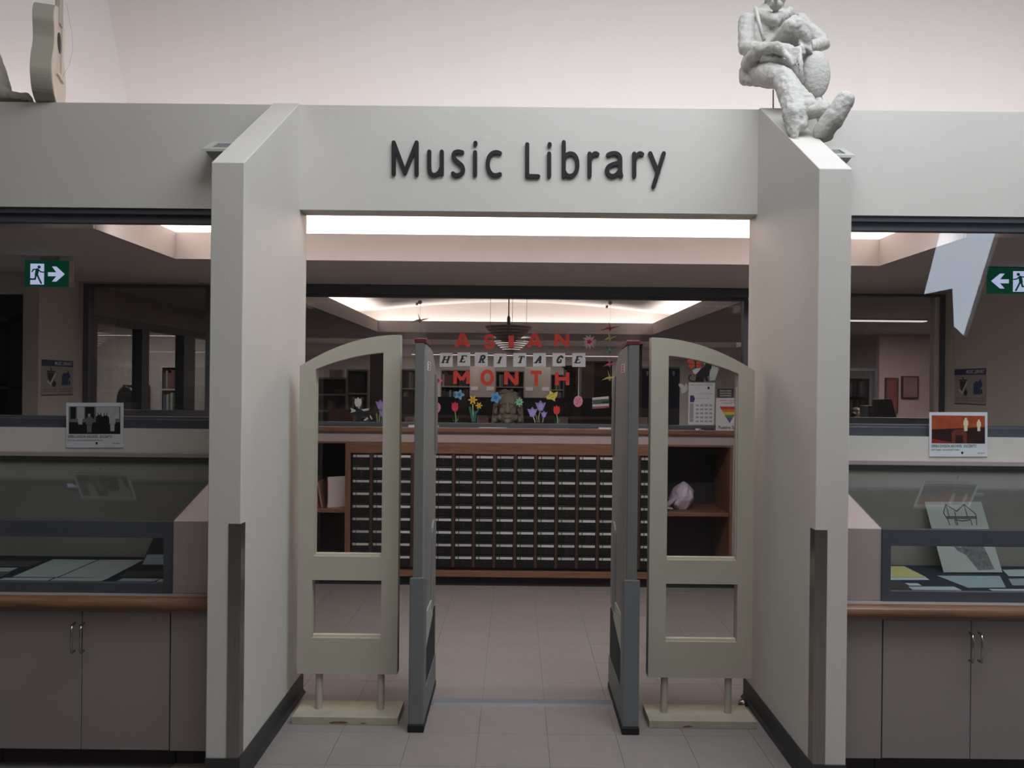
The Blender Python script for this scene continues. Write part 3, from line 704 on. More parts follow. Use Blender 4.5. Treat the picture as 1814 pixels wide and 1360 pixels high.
# plaques on the vestibule side walls
def plaque(corners, label, x, flip):
    tl, tr, bl = [on_x(*c, x) for c in corners]
    b = on_x(*corners[2], x)
    br = tr + (bl - tl)
    n = Vector((1, 0, 0)) if x < 0 else Vector((-1, 0, 0))
    # level it: a rectangle on the wall
    y0, y1 = tl.y, tr.y; z1 = (tl.z + tr.z) / 2; z0 = bl.z
    t = thing('notice_plaque', label, 'sign', (x, (y0 + y1) / 2, z0), 'library notice plaques')
    p = Plane((x, y0, z1), Vector((0, (y1 - y0) / 100, 0)), Vector((0, 0, (z0 - z1) / 110)), n)
    p.poly('panel', [(0, 0), (100, 0), (100, 110), (0, 110)], mat('plaque_grey', (176, 170, 172), 0.5), t, .001, .004)
    NV = mat('plaque_navy', (58, 58, 104), 0.5)
    p.poly('header_bar', [(0, 0), (100, 0), (100, 19), (0, 19)], NV, t, .004, .005)
    p.text('header_lettering', 'MUSIC LIBRARY', 40, 97, 4, 15, WHITE, t, .0056, .02)
    p.polys('border', [[(0, 107), (100, 107), (100, 110), (0, 110)]], NV, t, .004, .005)
    G = mat('plaque_icon_grey', (58, 60, 72), 0.5)
    p.polys('cup_icon', [[(18, 38), (40, 38), (36, 76), (22, 76)], [(16, 33), (42, 33), (42, 37), (16, 37)], [(26, 24), (29, 24), (31, 33), (28, 33)]], G, t, .004, .005)
    p.polys('tick_icon', [[(14, 66), (20, 62), (26, 70), (40, 40), (44, 42), (28, 80)]], WHITE, t, .005, .0055)
    p.poly('food_icon', [(32, 80), (34, 70), (40, 64), (44, 70), (43, 80), (38, 84)], G, t, .0056, .006)
    p.poly('bag_icon', [(63, 78), (63, 48), (70, 38), (78, 40), (84, 32), (91, 50), (84, 60), (84, 78)], mat('plaque_blue', (58, 76, 130), 0.5), t, .004, .005)
    p.poly('bottle_icon', [(85, 64), (90, 64), (91, 76), (86, 76)], G, t, .005, .0055)
    for k, (a, s_) in enumerate(((6, 'No food or drinks'), (54, 'Please watch your'))):
        p.text('notice_lettering', s_ , a, a + 40, 88, 92, G, t, .0046, .01)
        p.text('notice_lettering', ('allowed in the library' if k == 0 else 'valuables at all times'), a, a + 42, 95, 99, G, t, .0046, .01)
plaque([(73, 636), (128.5, 640), (72.5, 701)], 'grey plaque with cup and bag icons on the left vestibule wall', -3.388, False)
plaque([(1692, 655), (1747.5, 650.5), (1692, 715.5)], 'grey plaque with cup and bag icons on the right vestibule wall', 3.375, True)

# exit signs
def exit_sign(px0, px1, py0, py1, Y, arrow_right, label):
    p0 = at(px0, py0, Y); p1 = at(px1, py1, Y)
    x0, x1, z1, z0 = p0.x, p1.x, (at(px0, py0, Y).z + at(px1, py0, Y).z) / 2, (at(px0, py1, Y).z + at(px1, py1, Y).z) / 2
    t = thing('exit_sign', label, 'exit sign', ((x0 + x1) / 2, Y, z0), 'exit signs')
    B(x0, x1, Y, Y + .06, z0, z1).build('housing', mat('sign_housing', (186, 180, 168), 0.5), t, bevel=0.002)
    B((x0 + x1) / 2 - .05, (x0 + x1) / 2 + .05, Y + .015, Y + .045, z1, ZS).build('ceiling_mount', mat('sign_housing', (186, 180, 168), 0.5), t)
    p = Plane((x0, Y, z1), ((x1 - x0) / 100, 0, 0), (0, 0, (z0 - z1) / 60), (0, -1, 0))
    if not arrow_right: p = Plane((x1, Y, z1), ((x0 - x1) / 100, 0, 0), (0, 0, (z0 - z1) / 60), (0, -1, 0))
    p.poly('green_face', [(0, 0), (100, 0), (100, 60), (0, 60)], mat('exit_green', (0, 84, 60), 0.4, emit=0.3), t, .0, .003)
    WL_ = mat('exit_white', (206, 212, 255), 0.4, emit=0.75)
    p.poly('door_symbol', [(13, 8), (44, 8), (44, 55), (13, 55)], WL_, t, .003, .004)
    p.poly('arrow_symbol', [(53, 27), (72, 27), (62, 14), (72, 14), (91, 31), (72, 48), (62, 48), (72, 36), (53, 36)], WL_, t, .003, .004)
    k = MB()
    GR = mat('exit_green', (0, 92, 62), 0.4)
    q = [(33 + 3.6 * math.cos(a * math.pi / 6), 15.5 + 3.6 * math.sin(a * math.pi / 6)) for a in range(12)]
    k.loops([p(a, b, .005) for a, b in q], [p(a, b, .004) for a, b in q])
    for pts, w_ in (([(29, 22), (27, 33)], 7.5), ([(31, 21), (36, 26), (43, 27)], 2.8), ([(27, 21), (20, 21), (17, 26)], 2.8), ([(29, 33), (33, 42), (38, 52)], 3.8), ([(26, 34), (24, 43), (10, 43)], 3.8), ([(8, 43), (12, 52)], 1.5)):
        ribbon(k, pts, w_, p, .004, .005, True)
    k.build('running_figure_symbol', GR, t)
exit_sign(44.5, 122, 461, 508, 4.86, True, 'green lit exit sign with arrow to the right in the left window')
exit_sign(1748, 1830, 474, 520.5, 4.90, False, 'green lit exit sign with arrow to the left in the right window')
# sprinkler
t = thing('sprinkler_head', 'small sprinkler on the vestibule ceiling left of the exit sign', 'sprinkler', at(12, 455, 4.95))
c = at(12, 452, 4.95)
MB().lathe([(0.0, .0), (.006, 0), (.006, ZS - c.z), (0, ZS - c.z)], c, 10).build('stem', DFRAME, t)
MB().lathe([(0.0, .004), (.03, .0), (.032, .004), (0, .008)], c, 14).build('deflector', DFRAME, t)

# ================================================================== WOODEN GATE PANELS
GATE = mat('sage_cream_paint', (181, 174, 158), 0.5, var=0.04, scale=5, bump=0.05, bscale=90)
GATEB = mat('worn_base_paint', (172, 164, 146), 0.6, var=0.10, scale=12, bump=0.08, bscale=60)
CHIP = mat('bare_wood_chip', (116, 84, 56), 0.8)
def gate(side):
    s = 1 if side == 'left' else -1
    if side == 'left': xo, xi = at(526, 1195, 3.66).x, at(705.5, 900, 3.66).x + .003
    else: xo, xi = at(1331, 1195, 3.66).x, at(1151.5, 900, 3.66).x - .002
    yf, yb = 3.655, 3.715
    t = thing('gate_panel', 'cream wooden gate panel with curved top and two openings on the %s' % side, 'panel', ((xo + xi) / 2, 3.685, 0), 'gate panels')
    Wd = abs(xi - xo)
    def X(u): return xo + s * u * Wd
    # outer outline: u from the wall side (0) to the passage side (1)
    def arc(u, zt, drop): return zt - drop * (1 - u) ** 2
    n = 14
    outer = [(X(0), .206), (X(1), .206)] + [(X(1 - i / n), arc(1 - i / n, 1.778, .150)) for i in range(n + 1)]
    h1 = [(X(.157), .750), (X(.832), .750)] + [(X(.832 - .675 * i / 10), arc(.832 - .675 * i / 10, 1.6985, .118)) for i in range(11)]
    h2 = [(X(.145), .372), (X(.835), .372), (X(.835), .640), (X(.145), .640)]
    pn = MB().xz(keyhole(outer, [h1, h2]), yf, yb).build('panel', GATE, t)
    # inner stops
    stp = GATE
    for nm, h in (('upper_pane', h1), ('lower_pane', h2)):
        MB().xz(h, yf + .036, yf + .041).build(nm, PLEXI, t)
    for z in (.750, .372):
        B(X(.15), X(.835), yf + .012, yf + .034, z, z + .012).build('stop_bead', mat('bead_paint', (206, 196, 176), 0.5), t)
    B(X(.157), X(.17), yf + .012, yf + .034, .76, 1.55).build('side_bead', GATE, t)
    for u in (.21, .83):
        x = X(u)
        MB().lathe([(.0165, .034), (.0165, .21)], (x, 3.685, 0), 20).build('peg', GATE, t, smooth=True)
    x0, x1 = (at(516, 1285, 3.587).x, at(705, 1285, 3.587).x) if side == 'left' else (at(1150, 1290, 3.587).x, at(1340, 1290, 3.587).x)
    bs = B(x0, x1, 3.587, 3.775, 0, .035).build('base_board', GATEB, t, bevel=0.002)
    for (a, b, z0, z1) in (((x0 + .17, x0 + .26, .006, .016), (x0 + .31, x0 + .345, .006, .012)) if side == 'left' else ((x0 + .15, x0 + .20, .006, .014),)):
        MB().xz([(a, z0 + .004), (a + .01, z0), (b - .015, z0 + .001), (b, z0 + .005), (b - .02, z1), (a + .02, z1 - .001)], 3.5862, 3.588).build('paint_chip', CHIP, bs)
gate('left'); gate('right')

# ================================================================== SECURITY PEDESTALS
PGREY = mat('pedestal_grey', (134, 134, 131), 0.45, var=0.04)
PDARK = mat('pedestal_slate', (110, 109, 106), 0.45, var=0.04)
MAROON = mat('maroon_cap', (96, 40, 44), 0.4)
def pedestal(side):
    s = 1 if side == 'left' else -1
    yf, yb = 3.55, 4.05
    # outer face (towards gate) and inner face (towards passage)
    if side == 'left': xa, xb = at(733, 900, yf).x, at(752, 900, yf).x
    else: xa, xb = at(1129, 900, yf).x, at(1108, 900, yf).x
    xm = (xa + xb) / 2
    t = thing('security_pedestal', 'grey security detection pedestal with maroon cap on the %s of the passage' % side, 'security gate', (xm, (yf + yb) / 2, 0), 'security pedestals')
    zt = 1.735
    prof = [(yf, .40), (yb - .02, .40), (yb, .55), (yb, 1.45), (yb - .03, 1.56), (yb - .10, 1.65), (yb - .2, 1.71), (yf + .1, zt), (yf, zt)]
    MB().yz(prof, xa + s * .004, xb).build('side_panel', PGREY, t, bevel=0.006)
    # oval recess in the side panel near the top and rear
    B(xa, xb - s * .006, yf - .012, yf + .02, .42, zt + .003).build('front_post', PDARK, t, bevel=0.004)
    MB().yz([(yf - .014, zt), (yf + .16, zt - .012), (yf + .16, zt + .016), (yf - .014, zt + .022)], xa - s * .003, xb + s * .004).build('top_cap', MAROON, t, bevel=0.004)
    # inner face details
    xi = xb + s * .001
    MB().yz([(yb - .09, 1.20), (yb - .005, 1.20), (yb - .005, 1.44), (yb - .04, 1.58), (yb - .12, 1.60)], xi - s * .002, xi + s * .006).build('upper_trim', PDARK, t, bevel=0.002)
    arch = [(yf + .30, .45)] + [(yf + .375 - .075 * math.cos(math.pi * i / 8), .83 + .05 * math.sin(math.pi * i / 8)) for i in range(9)] + [(yf + .45, .45)]
    MB().yz(arch, xi - s * .002, xi + s * .008).build('arched_cover', PGREY, t, bevel=0.003)
    B(xi - s * .001, xi + s * .0085, yf + .33, yf + .334, .45, .83).build('cover_seam', RUBBER, t)
    # boot with vent opening
    w0, w1 = xa - s * .012, xb + s * .008
    MB().yz([(yf - .03, .03), (yb + .01, .03), (yb + .01, .17), (yf + .065, .17), (yf + .06, .66), (yf - .03, .69)], w0, w1).build('boot', mat('boot_grey', (108, 111, 113), 0.45, var=0.04), t, bevel=0.006)
    MB().yz([(yf + .066, .172), (yb - .01, .172), (yb - .01, .42), (yf + .36, .41), (yf + .066, .33)], w0 + s * .006, w1 - s * .004).build('vent_grille', mat('vent_black', (30, 31, 34), 0.7), t)
    MB().yz([(yf + .066, .334), (yf + .36, .412), (yf + .36, .50), (yf + .066, .50)], w1 - s * .012, w1 - s * .003).build('pale_wedge', mat('pale_plastic', (170, 172, 166), 0.5), t)
    B(w0 - s * .002, w1 + s * .002, yf - .036, yb + .014, 0.0, .032).build('rubber_foot', RUBBER, t, bevel=0.003)
    # number sticker
    st = Plane((xb + s * .0005, yf + .05, 1.655), (0, .011, 0), (0, 0, -.0034), (s, 0, 0))
    st.poly('sticker', [(0, 0), (12, 0), (12, 12), (0, 12)], mat('sticker_white', (214, 206, 206), 0.5), t, 0, .001)
    if side == 'left': st.strokes('sticker_mark', [[(4, 2), (8, 2), (8, 6), (5, 6), (8, 6), (8, 10), (4, 10)]], 1.6, mat('sticker_maroon', (110, 34, 40), 0.5), t, .001, .0016)
    else: st.strokes('sticker_mark', [[(4, 3), (8, 2), (8, 9)], [(4, 6), (8, 6)], [(4, 10), (9, 10)]], 1.6, mat('sticker_red', (170, 40, 44), 0.5), t, .001, .0016)
pedestal('left'); pedestal('right')
# cable cover strip between them
xa, xb = at(768, 1252, 3.86).x, at(1094, 1252, 3.86).x
MB().yz([(3.815, .0), (3.90, .0), (3.885, .009), (3.83, .009)], xa, xb).build('cable_cover', mat('grey_floor_strip', (118, 120, 128), 0.5), label='flat grey cable cover strip across the floor between the pedestals', cat='floor strip')
xa, xb = at(712, 1252, 3.86).x, at(724, 1252, 3.86).x
# door stop by right entry wall
t = thing('door_stop', 'small steel door stop on the floor by the right entry wall', 'door stop', (WR - .03, DB - .09, 0))
MB().lathe([(.022, 0), (.022, .012), (.016, .024), (0, .026)], (WR - .034, DB - .1, 0), 14).build('dome', CHROME, t, smooth=True)
MB().lathe([(.023, .002), (.025, .005), (.023, .009)], (WR - .034, DB - .1, 0), 14).build('rubber_ring', RUBBER, t)

# ================================================================== CARD CATALOGUE COUNTER
ZC1, ZC0 = 1.222, 1.186
ct = thing('library_counter', 'long oak-edged library counter under the inner window', 'counter', (XC, DC + .2, 0))
B(WX0, WX1, DC - .075, DC + .5, ZC1 - .006, ZC1).build('top_surface', LAMP, ct)
B(WX0, WX1, DC - .085, DC - .062, ZC0, ZC1 - .002).build('oak_edge', WOODO, ct, bevel=0.004)
B(WX0, WX1, DC - .05, DC + .5, 1.108, ZC0).build('fascia', LAMP, ct)
XS0, XS1 = -1.665, 1.668                 # oak carcass
B(XS0, XS1, DC - .055, DC + .45, 1.092, 1.108).build('oak_head', WOODO, ct, bevel=0.002)
B(XS0, XS1, DC - .055, DC + .45, .078, .125).build('oak_plinth', WOODO, ct, bevel=0.002)
B(WX0, XS0, DC - .05, DC + .45, .078, 1.108).build('end_panel', LAMP, ct)
B(XS1, WX1, DC - .05, DC + .45, .078, 1.108).build('end_panel', LAMP, ct)
B(WX0, WX1, DC, DC + .4, 0, .078).build('toe_kick', mat('black_toe_kick', (34, 34, 38), 0.5), ct)
B(XS0, XS1, DC + .43, DC + .45, .125, 1.09).build('back_panel', mat('dark_back', (44, 42, 44), 0.6), ct)
CX_0 = at(620.5, 900, DC - .05).x; CP = 36.5 * (DC - .05) / F; CX_1 = CX_0 + CP * 15
for a, b in ((XS0, XS0 + .022), (CX_0 - .042, CX_0 - .020), (CX_1 + .02, CX_1 + .042), (XS1 - .022, XS1)):
    B(a, b, DC - .052, DC + .43, .125, 1.092).build('upright', WOODV, ct, bevel=0.002)
ZSH = CH - (905 - PPY) * DC / F
B(XS0 + .022, CX_0 - .042, DC - .03, DC + .43, ZSH - .03, ZSH).build('shelf_board', WOODO, ct, bevel=0.002)
B(CX_1 + .042, XS1 - .022, DC - .03, DC + .43, ZSH - .03, ZSH).build('shelf_board', WOODO, ct, bevel=0.002)
cat_ = thing('card_catalogue', 'wide black card catalogue of labelled drawers in an oak frame', 'card catalogue', ((CX_0 + CX_1) / 2, DC + .1, .125))
Z1 = CH - (806.5 - PPY) * (DC - .05) / F; RP = 22.33 * (DC - .05) / F; Z0 = Z1 - 9 * RP
B(CX_0 - .02, CX_1 + .02, DC - .054, DC + .42, Z1, 1.092).build('head_rail', WOODO, cat_, bevel=0.002)
for a, b in ((CX_0 - .02, CX_0), (CX_1, CX_1 + .02)): B(a, b, DC - .054, DC + .42, .125, Z1).build('side_rail', WOODV, cat_)
DKB = mat('drawer_black', (22, 22, 24), 0.35, var=0.15, scale=20)
DIV = mat('divider_brown', (62, 42, 36), 0.5, var=0.15)
dv = None
for i in range(1, 15):
    x = CX_0 + i * CP
    B(x - .011, x + .011, DC - .050, DC + .1, Z0, Z1).build('divider', DIV, cat_)
B(CX_0, CX_1, DC - .02, DC + .42, .125, Z1).build('carcass', DKB, cat_)
d0 = l0 = n0 = k0 = k1 = None
LABC = [mat('drawer_label_%d' % i, (168 + 9 * i, 166 + 9 * i, 162 + 9 * i), 0.6, var=0.05, scale=40) for i in range(4)]
lab_me = {}
for r in range(9):
    for c in range(15):
        x0 = CX_0 + c * CP + .012; x1 = CX_0 + (c + 1) * CP - .012; zt = Z1 - r * RP - .003; zb = Z1 - (r + 1) * RP + .002
        loc = Vector(((x0 + x1) / 2, DC - .038, zb))
        if d0 is None:
            d0 = B(x0, x1, DC - .046, DC - .03, zb, zt).build('drawer', DKB, cat_, bevel=0.0015); d = d0
            off = d0.location - (loc - cat_.location)
        else:
            d = d0.copy(); C.objects.link(d); d.parent = cat_; d.location = loc - cat_.location + off
        dw = x1 - x0
        li = random.randrange(4)
        def child(key, mk):
            if key not in lab_me:
                o = mk(); lab_me[key] = (o, o.location.copy()); return o
            s_, l_ = lab_me[key]; o = s_.copy(); C.objects.link(o); o.parent = d; o.location = l_; return o
        child('l%d' % li, lambda: B(x0 + .034, x1 - .004, DC - .0485, DC - .0455, zt - .030, zt - .012).build('label_card', LABC[li], d))
        child('n%d' % (li // 2), lambda: B(x0 + .006, x0 + .028, DC - .0485, DC - .0455, zt - .030, zt - .012).build('number_card', LABC[li // 2], d))
        kx = (x0 + x1) / 2
        child('k', lambda: MB().lathe([(.003, 0), (.006, -.006), (.005, -.010), (0, -.011)], (kx, DC - .046, zt - .045), 8, axis='y').build('pull_knob', mat('dull_metal', (70, 68, 66), 0.4, metal=0.6), d))
        child('e', lambda: B(kx - .004, kx + .004, DC - .0475, DC - .0455, zt - .077, zt - .069).build('lock_rod', mat('dull_metal', (70, 68, 66), 0.4), d))
# books and bag in the counter shelves
def book(name, x, w, h, d, y, z, lean, cov, spine, label, group=None, extra=None):
    t = thing(name, label, 'book', (x, y, z), group)
    m = MB().box(-w / 2, -w / 2 + .003, 0, d, 0, h).box(w / 2 - .003, w / 2, 0, d, 0, h).box(-w / 2, w / 2, -.002, .002, 0, h)
    o = m.build('cover', [cov], t); p = B(-w / 2 + .003, w / 2 - .003, .003, d - .004, .003, h - .004).build('page_block', mat('book_pages', (196, 188, 170), 0.8), t)
    for q in (o, p): q.location += t.location       # built about the base
    if spine is not None:
        q = B(-w / 2, w / 2, -.0035, -.0022, h * .12, h * .88).build('spine_band', spine, t); q.location += t.location
    t.rotation_euler = lean
    return t
RED = mat('book_red', (136, 50, 44), 0.5); WB = mat('book_white', (206, 196, 190), 0.5)
bx_ = at(567, 900, DC + .05); book('book', at(563, 900, DC + .06).x + .008, .022, .23, .16, DC + .03, ZSH, (0, math.radians(-9), 0), RED, mat('book_maroon', (84, 34, 34), 0.5), 'red hardback leaning on the left counter shelf')
book('book', at(569, 900, DC + .06).x + .014, .014, .2, .15, DC + .03, ZSH, (0, math.radians(-10), 0), mat('book_brown', (150, 120, 100), 0.5), None, 'thin tan book leaning against the red hardback')
xw = at(581, 900, DC + .05).x
t = book('paperback', xw, .022, .235, .16, DC + .04, ZSH, (0, 0, math.radians(-58)), WB, mat('book_red_spine', (168, 60, 56), 0.5), 'white paperback with red spine standing on the left counter shelf')
bgc = at(1208, 878, DC + .12)
def bagmesh():
    m = MB(); cx, cy, cz = bgc.x, DC + .16, ZSH
    vs = []; N, R = 36, 18
    for i in range(R + 1):
        ph = i / R; zz = ph * .215
        rr = .095 * (math.sin(math.pi * min(1, ph * .86 + .14)) ** .75)
        for k in range(N):
            a = 2 * math.pi * k / N
            f = 1 + .28 * mnoise.noise(Vector((math.cos(a) * 1.7, math.sin(a) * 1.7, ph * 3.0))) + .12 * abs(mnoise.noise(Vector((math.cos(a) * 5, math.sin(a) * 5, ph * 7))))
            vs.append((cx + rr * f * math.cos(a) + .02 * ph, cy + rr * f * .8 * math.sin(a), cz + zz + .01 * mnoise.noise(Vector((a, ph * 4, 1))) * ph))
    fs = [(i * N + k, i * N + (k + 1) % N, (i + 1) * N + (k + 1) % N, (i + 1) * N + k) for i in range(R) for k in range(N)]
    return m.add(vs, fs + [tuple(range(N))[::-1], tuple(R * N + k for k in range(N))])
t = thing('plastic_bag', 'crumpled pale lilac plastic bag on the right counter shelf', 'bag', (bgc.x, DC + .16, ZSH))
LIL = mat('lilac_plastic', (190, 176, 192), 0.35, var=0.08, scale=20, bump=0.4, bscale=25)
bagmesh().build('bag_body', LIL, t, smooth=False)
MB().tube(smooth3 if False else [(bgc.x - .06, DC + .10, ZSH + .09), (bgc.x - .11, DC + .08, ZSH + .05), (bgc.x - .13, DC + .08, ZSH + .015), (bgc.x - .08, DC + .07, ZSH + .012)], [.018, .02, .02, .008], 10).build('bag_handle', LIL, t)

# papers on the counter
def flatpaper(pxs, name, label, rgb=(206, 204, 206), th=.004, z=ZC1):
    P = [on_z(px, py, z) for px, py in pxs]; y0 = DC - .07
    xs = [at(px, 766, DC - .05).x for px, _ in pxs]
    x0, x1 = min(xs), max(xs)
    MB().xy([(x0, DC - .066), (x1 - .03, DC - .07), (x1, DC - .03), (x0 + .02, DC - .026)], z, z + th).build(name, mat('paper_%d' % rgb[0], rgb, 0.7), label=label, cat='paper')
flatpaper([(724, 0), (748, 0)], 'folded_paper', 'crumpled white paper on the counter behind the left pedestal', th=.016)
flatpaper([(768, 0), (777, 0)], 'folded_paper', 'scrap of white paper on the counter right of the left pedestal', th=.016)
flatpaper([(848, 0), (898, 0)], 'flyer_stack', 'thin white flyers on the counter below the stone head', th=.004)
flatpaper([(1060, 0), (1086, 0)], 'flyer_stack', 'white flyers on the counter left of the right pedestal', th=.012)
flatpaper([(1128, 0), (1150, 0)], 'flyer_stack', 'white leaflets on the counter between right pedestal and gate panel', th=.006)
flatpaper([(1231, 0), (1243, 0)], 'flyer_stack', 'small white card on the counter under the notice sheet', th=.012)
flatpaper([(1246, 0), (1265, 0)], 'pen_case', 'small dark case on the counter beside the white card', (60, 58, 62), .012)

# ================================================================== PAPER CUT-OUTS ON THE INNER WINDOW
YS = DC + .0205
wp = pix_plane(YS)
RP_ = mat('red_card', (198, 62, 46), 0.7, var=0.05)
STR = {'A': [[(0, 0), (.42, 1), (.58, 1), (1, 0)], [(.2, .3), (.8, .3)]],
       'S': [smoothp([(.92, .8), (.7, .97), (.35, .97), (.08, .78), (.2, .56), (.6, .46), (.92, .3), (.75, .06), (.35, .02), (.06, .2)])],
       'I': [[(.5, 0), (.5, 1)]], 'N': [[(0, 0), (0, 1), (1, 0), (1, 1)]], 'M': [[(0, 0), (0, 1), (.5, .3), (1, 1), (1, 0)]],
       'T': [[(0, 1), (1, 1)], [(.5, 1), (.5, 0)]], 'H': [[(0, 0), (0, 1)], [(1, 0), (1, 1)], [(0, .5), (1, .5)]],
       'O': [[(.5 + .5 * math.cos(a * math.pi / 10), .5 + .5 * math.sin(a * math.pi / 10)) for a in range(21)]]}
def big(ch, x0, x1, y0, y1, label):
    k = MB(); w_ = {'I': 10, 'S': 5.2}.get(ch, 6.4); h = w_ / 2
    for st in STR[ch]:
        ribbon(k, [(x0 + h + u * (x1 - x0 - 2 * h), y1 - h * .4 - v * (y1 - y0 - h * .8)) for u, v in st], w_, wp, 0, .0014, ch in 'SO')
    k.build('paper_letter', RP_, label=label, cat='letter', group='red paper letters')
for ch, x0, x1, y0, y1, wd in (('A', 805, 833.5, 592, 615.5, 'first letter A of ASIAN'), ('S', 856.5, 877, 593, 617, 'letter S of ASIAN'), ('I', 900, 911, 592, 617.5, 'letter I of ASIAN'), ('A', 933, 960.5, 592, 615.5, 'second letter A of ASIAN'), ('N', 982, 1008.5, 590, 614, 'letter N of ASIAN'),
                           ('M', 803, 832.5, 656, 681, 'letter M of MONTH'), ('O', 851, 875.5, 656, 681, 'letter O of MONTH'), ('N', 893, 918.5, 657, 682, 'letter N of MONTH'), ('T', 937, 962.5, 658, 684, 'letter T of MONTH'), ('H', 983, 1008.5, 658, 683, 'letter H of MONTH')):
    big(ch, x0, x1, y0, y1, 'red paper ' + wd + ' on the inner window')
SER = {'H': [[(.15, 0), (.15, 1)], [(.85, 0), (.85, 1)], [(.15, .5), (.85, .5)]], 'E': [[(.2, 0), (.2, 1)], [(.2, .96), (.85, .96), (.85, .78)], [(.2, .5), (.62, .5)], [(.2, .04), (.85, .04), (.85, .24)]],
       'R': [[(.2, 0), (.2, 1)], smoothp([(.2, .96), (.6, .96), (.8, .75), (.6, .5), (.2, .5)]), [(.5, .5), (.9, 0)]], 'I': [[(.5, 0), (.5, 1)]],
       'T': [[(.5, 0), (.5, 1)], [(.05, .75), (.05, .96), (.95, .96), (.95, .75)]], 'A': [[(.1, 0), (.55, 1)], [(.55, 1), (.82, 0)], [(.28, .34), (.75, .34)]],
       'G': [smoothp([(.85, .8), (.6, .97), (.25, .85), (.1, .5), (.2, .12), (.5, .02), (.8, .12)]), [(.82, .05), (.82, .42), (.55, .42)]]}
SRF = {'H': [(.15, 0), (.15, 1), (.85, 0), (.85, 1)], 'E': [(.2, 0), (.2, 1)], 'R': [(.2, 0), (.2, 1), (.9, 0)], 'I': [(.5, 0), (.5, 1)], 'T': [(.5, 0)], 'A': [(.1, 0), (.82, 0)], 'G': []}
CARDW = mat('white_card', (206, 206, 208), 0.6, var=0.03)
for i, (ch, x0, x1, y0, y1) in enumerate((('H', 779, 802, 625, 649.5), ('E', 810.5, 833, 624, 648), ('R', 841, 864, 624, 649), ('I', 874.5, 897, 626, 650), ('T', 909, 932, 625, 649.5), ('A', 944, 967, 625, 649.5), ('G', 978.5, 1001, 625, 648.5), ('E', 1013.5, 1037, 625, 649.5))):
    nth = ('first', 'second', 'third', 'fourth', 'fifth', 'sixth', 'seventh', 'last')[i]
    t = thing('letter_card', 'white card with black italic %s, %s in the word HERITAGE' % (ch, nth), 'card', wp((x0 + x1) / 2, y1), 'white cards of the word HERITAGE')
    wp.poly('card', [(x0, y0), (x1, y0), (x1, y1), (x0, y1)], CARDW, t, 0, .0012)
    k = MB(); a0, a1, b0, b1 = x0 + 5.5, x1 - 6.5, y0 + 5.5, y1 - 6.5
    if ch in 'RTG': a0 += 3; a1 += 2
    def tr(u, v): return (a0 + u * (a1 - a0) + (v - .5) * 4.2, b1 - v * (b1 - b0))
    for q, st in enumerate(SER[ch]):
        ribbon(k, [tr(*p) for p in st], 3.6 if q == 0 or ch in 'HA' and q == 1 or ch == 'R' else 1.8, wp, .0012, .002, ch == 'G')
    for u, v in SRF[ch]:
        x, y = tr(u, v); ribbon(k, [(x - 3, y + (.7 if v else -.7)), (x + 3, y + (.7 if v else -.7))], 1.5, wp, .0012, .002, False)
    k.build('letter', INK, t)

def petals(cx, cy, r, n, depth=.3, rot=0, sq=1.0):
    return [(cx + sq * r * (1 - depth + depth * math.cos(n * (a * 2 * math.pi / (n * 8)))) * math.cos(a * 2 * math.pi / (n * 8) + rot), cy + r * (1 - depth + depth * math.cos(n * (a * 2 * math.pi / (n * 8)))) * math.sin(a * 2 * math.pi / (n * 8) + rot)) for a in range(n * 8)]
def oval(cx, cy, rx, ry, n=20, tilt=0):
    return [(cx + rx * math.cos(2 * math.pi * i / n) * math.cos(tilt) - ry * math.sin(2 * math.pi * i / n) * math.sin(tilt), cy + rx * math.cos(2 * math.pi * i / n) * math.sin(tilt) + ry * math.sin(2 * math.pi * i / n) * math.cos(tilt)) for i in range(n)]
def col(rgb): return mat('paper_%d_%d_%d' % rgb, rgb, 0.7, var=0.05, scale=30)
def cut(name, label, cat, c, group='paper flowers on the inner window'): return thing(name, label, cat, wp(*c), group)
def tulip(cx, y0, y1, yb, w_, rgb, label, stem=(120, 160, 90), leaf=(70, 130, 80)):
    t = cut('paper_tulip', label, 'paper flower', (cx, yb))
    wp.poly('bloom', [(cx - w_ * .3, y1), (cx - w_ * .5, y1 - (y1 - y0) * .35), (cx - w_ * .42, y0 + 2), (cx - w_ * .2, y0 + (y1 - y0) * .22), (cx, y0), (cx + w_ * .2, y0 + (y1 - y0) * .22), (cx + w_ * .42, y0 + 2), (cx + w_ * .5, y1 - (y1 - y0) * .35), (cx + w_ * .3, y1)], col(rgb), t, 0, .0014)
    if yb > y1 + 3:
        wp.strokes('stem', [[(cx, y1 - 1), (cx + 1.5, (y1 + yb) / 2), (cx + 1.5, yb)]], 1.8, col(stem), t, 0, .0012)
        for s_ in (-1, 1): wp.poly('leaf', [(cx + 1, yb), (cx + s_ * 2.5, yb - 4), (cx + s_ * 5 + 1, yb - 10), (cx + s_ * 4.4 + 1, yb - 3)], col(leaf), t, 0, .0013)
    return t
def blossom(cx, cy, r, n, rgb, mid, label, leaf=None, depth=.3, lines=None):
    t = cut('paper_blossom', label, 'paper flower', (cx, cy + r))
    if leaf: wp.poly('leaf_ring', petals(cx, cy, r * 1.05, n + 3, .22, .3), col(leaf), t, 0, .0008)
    wp.poly('petal_ring', petals(cx, cy, r * (0.85 if leaf else 1), n, depth), col(rgb), t, 0.0008, .0014)
    wp.poly('centre', petals(cx, cy, r * .4, 5, .2), col(mid), t, .0014, .002)
    return t
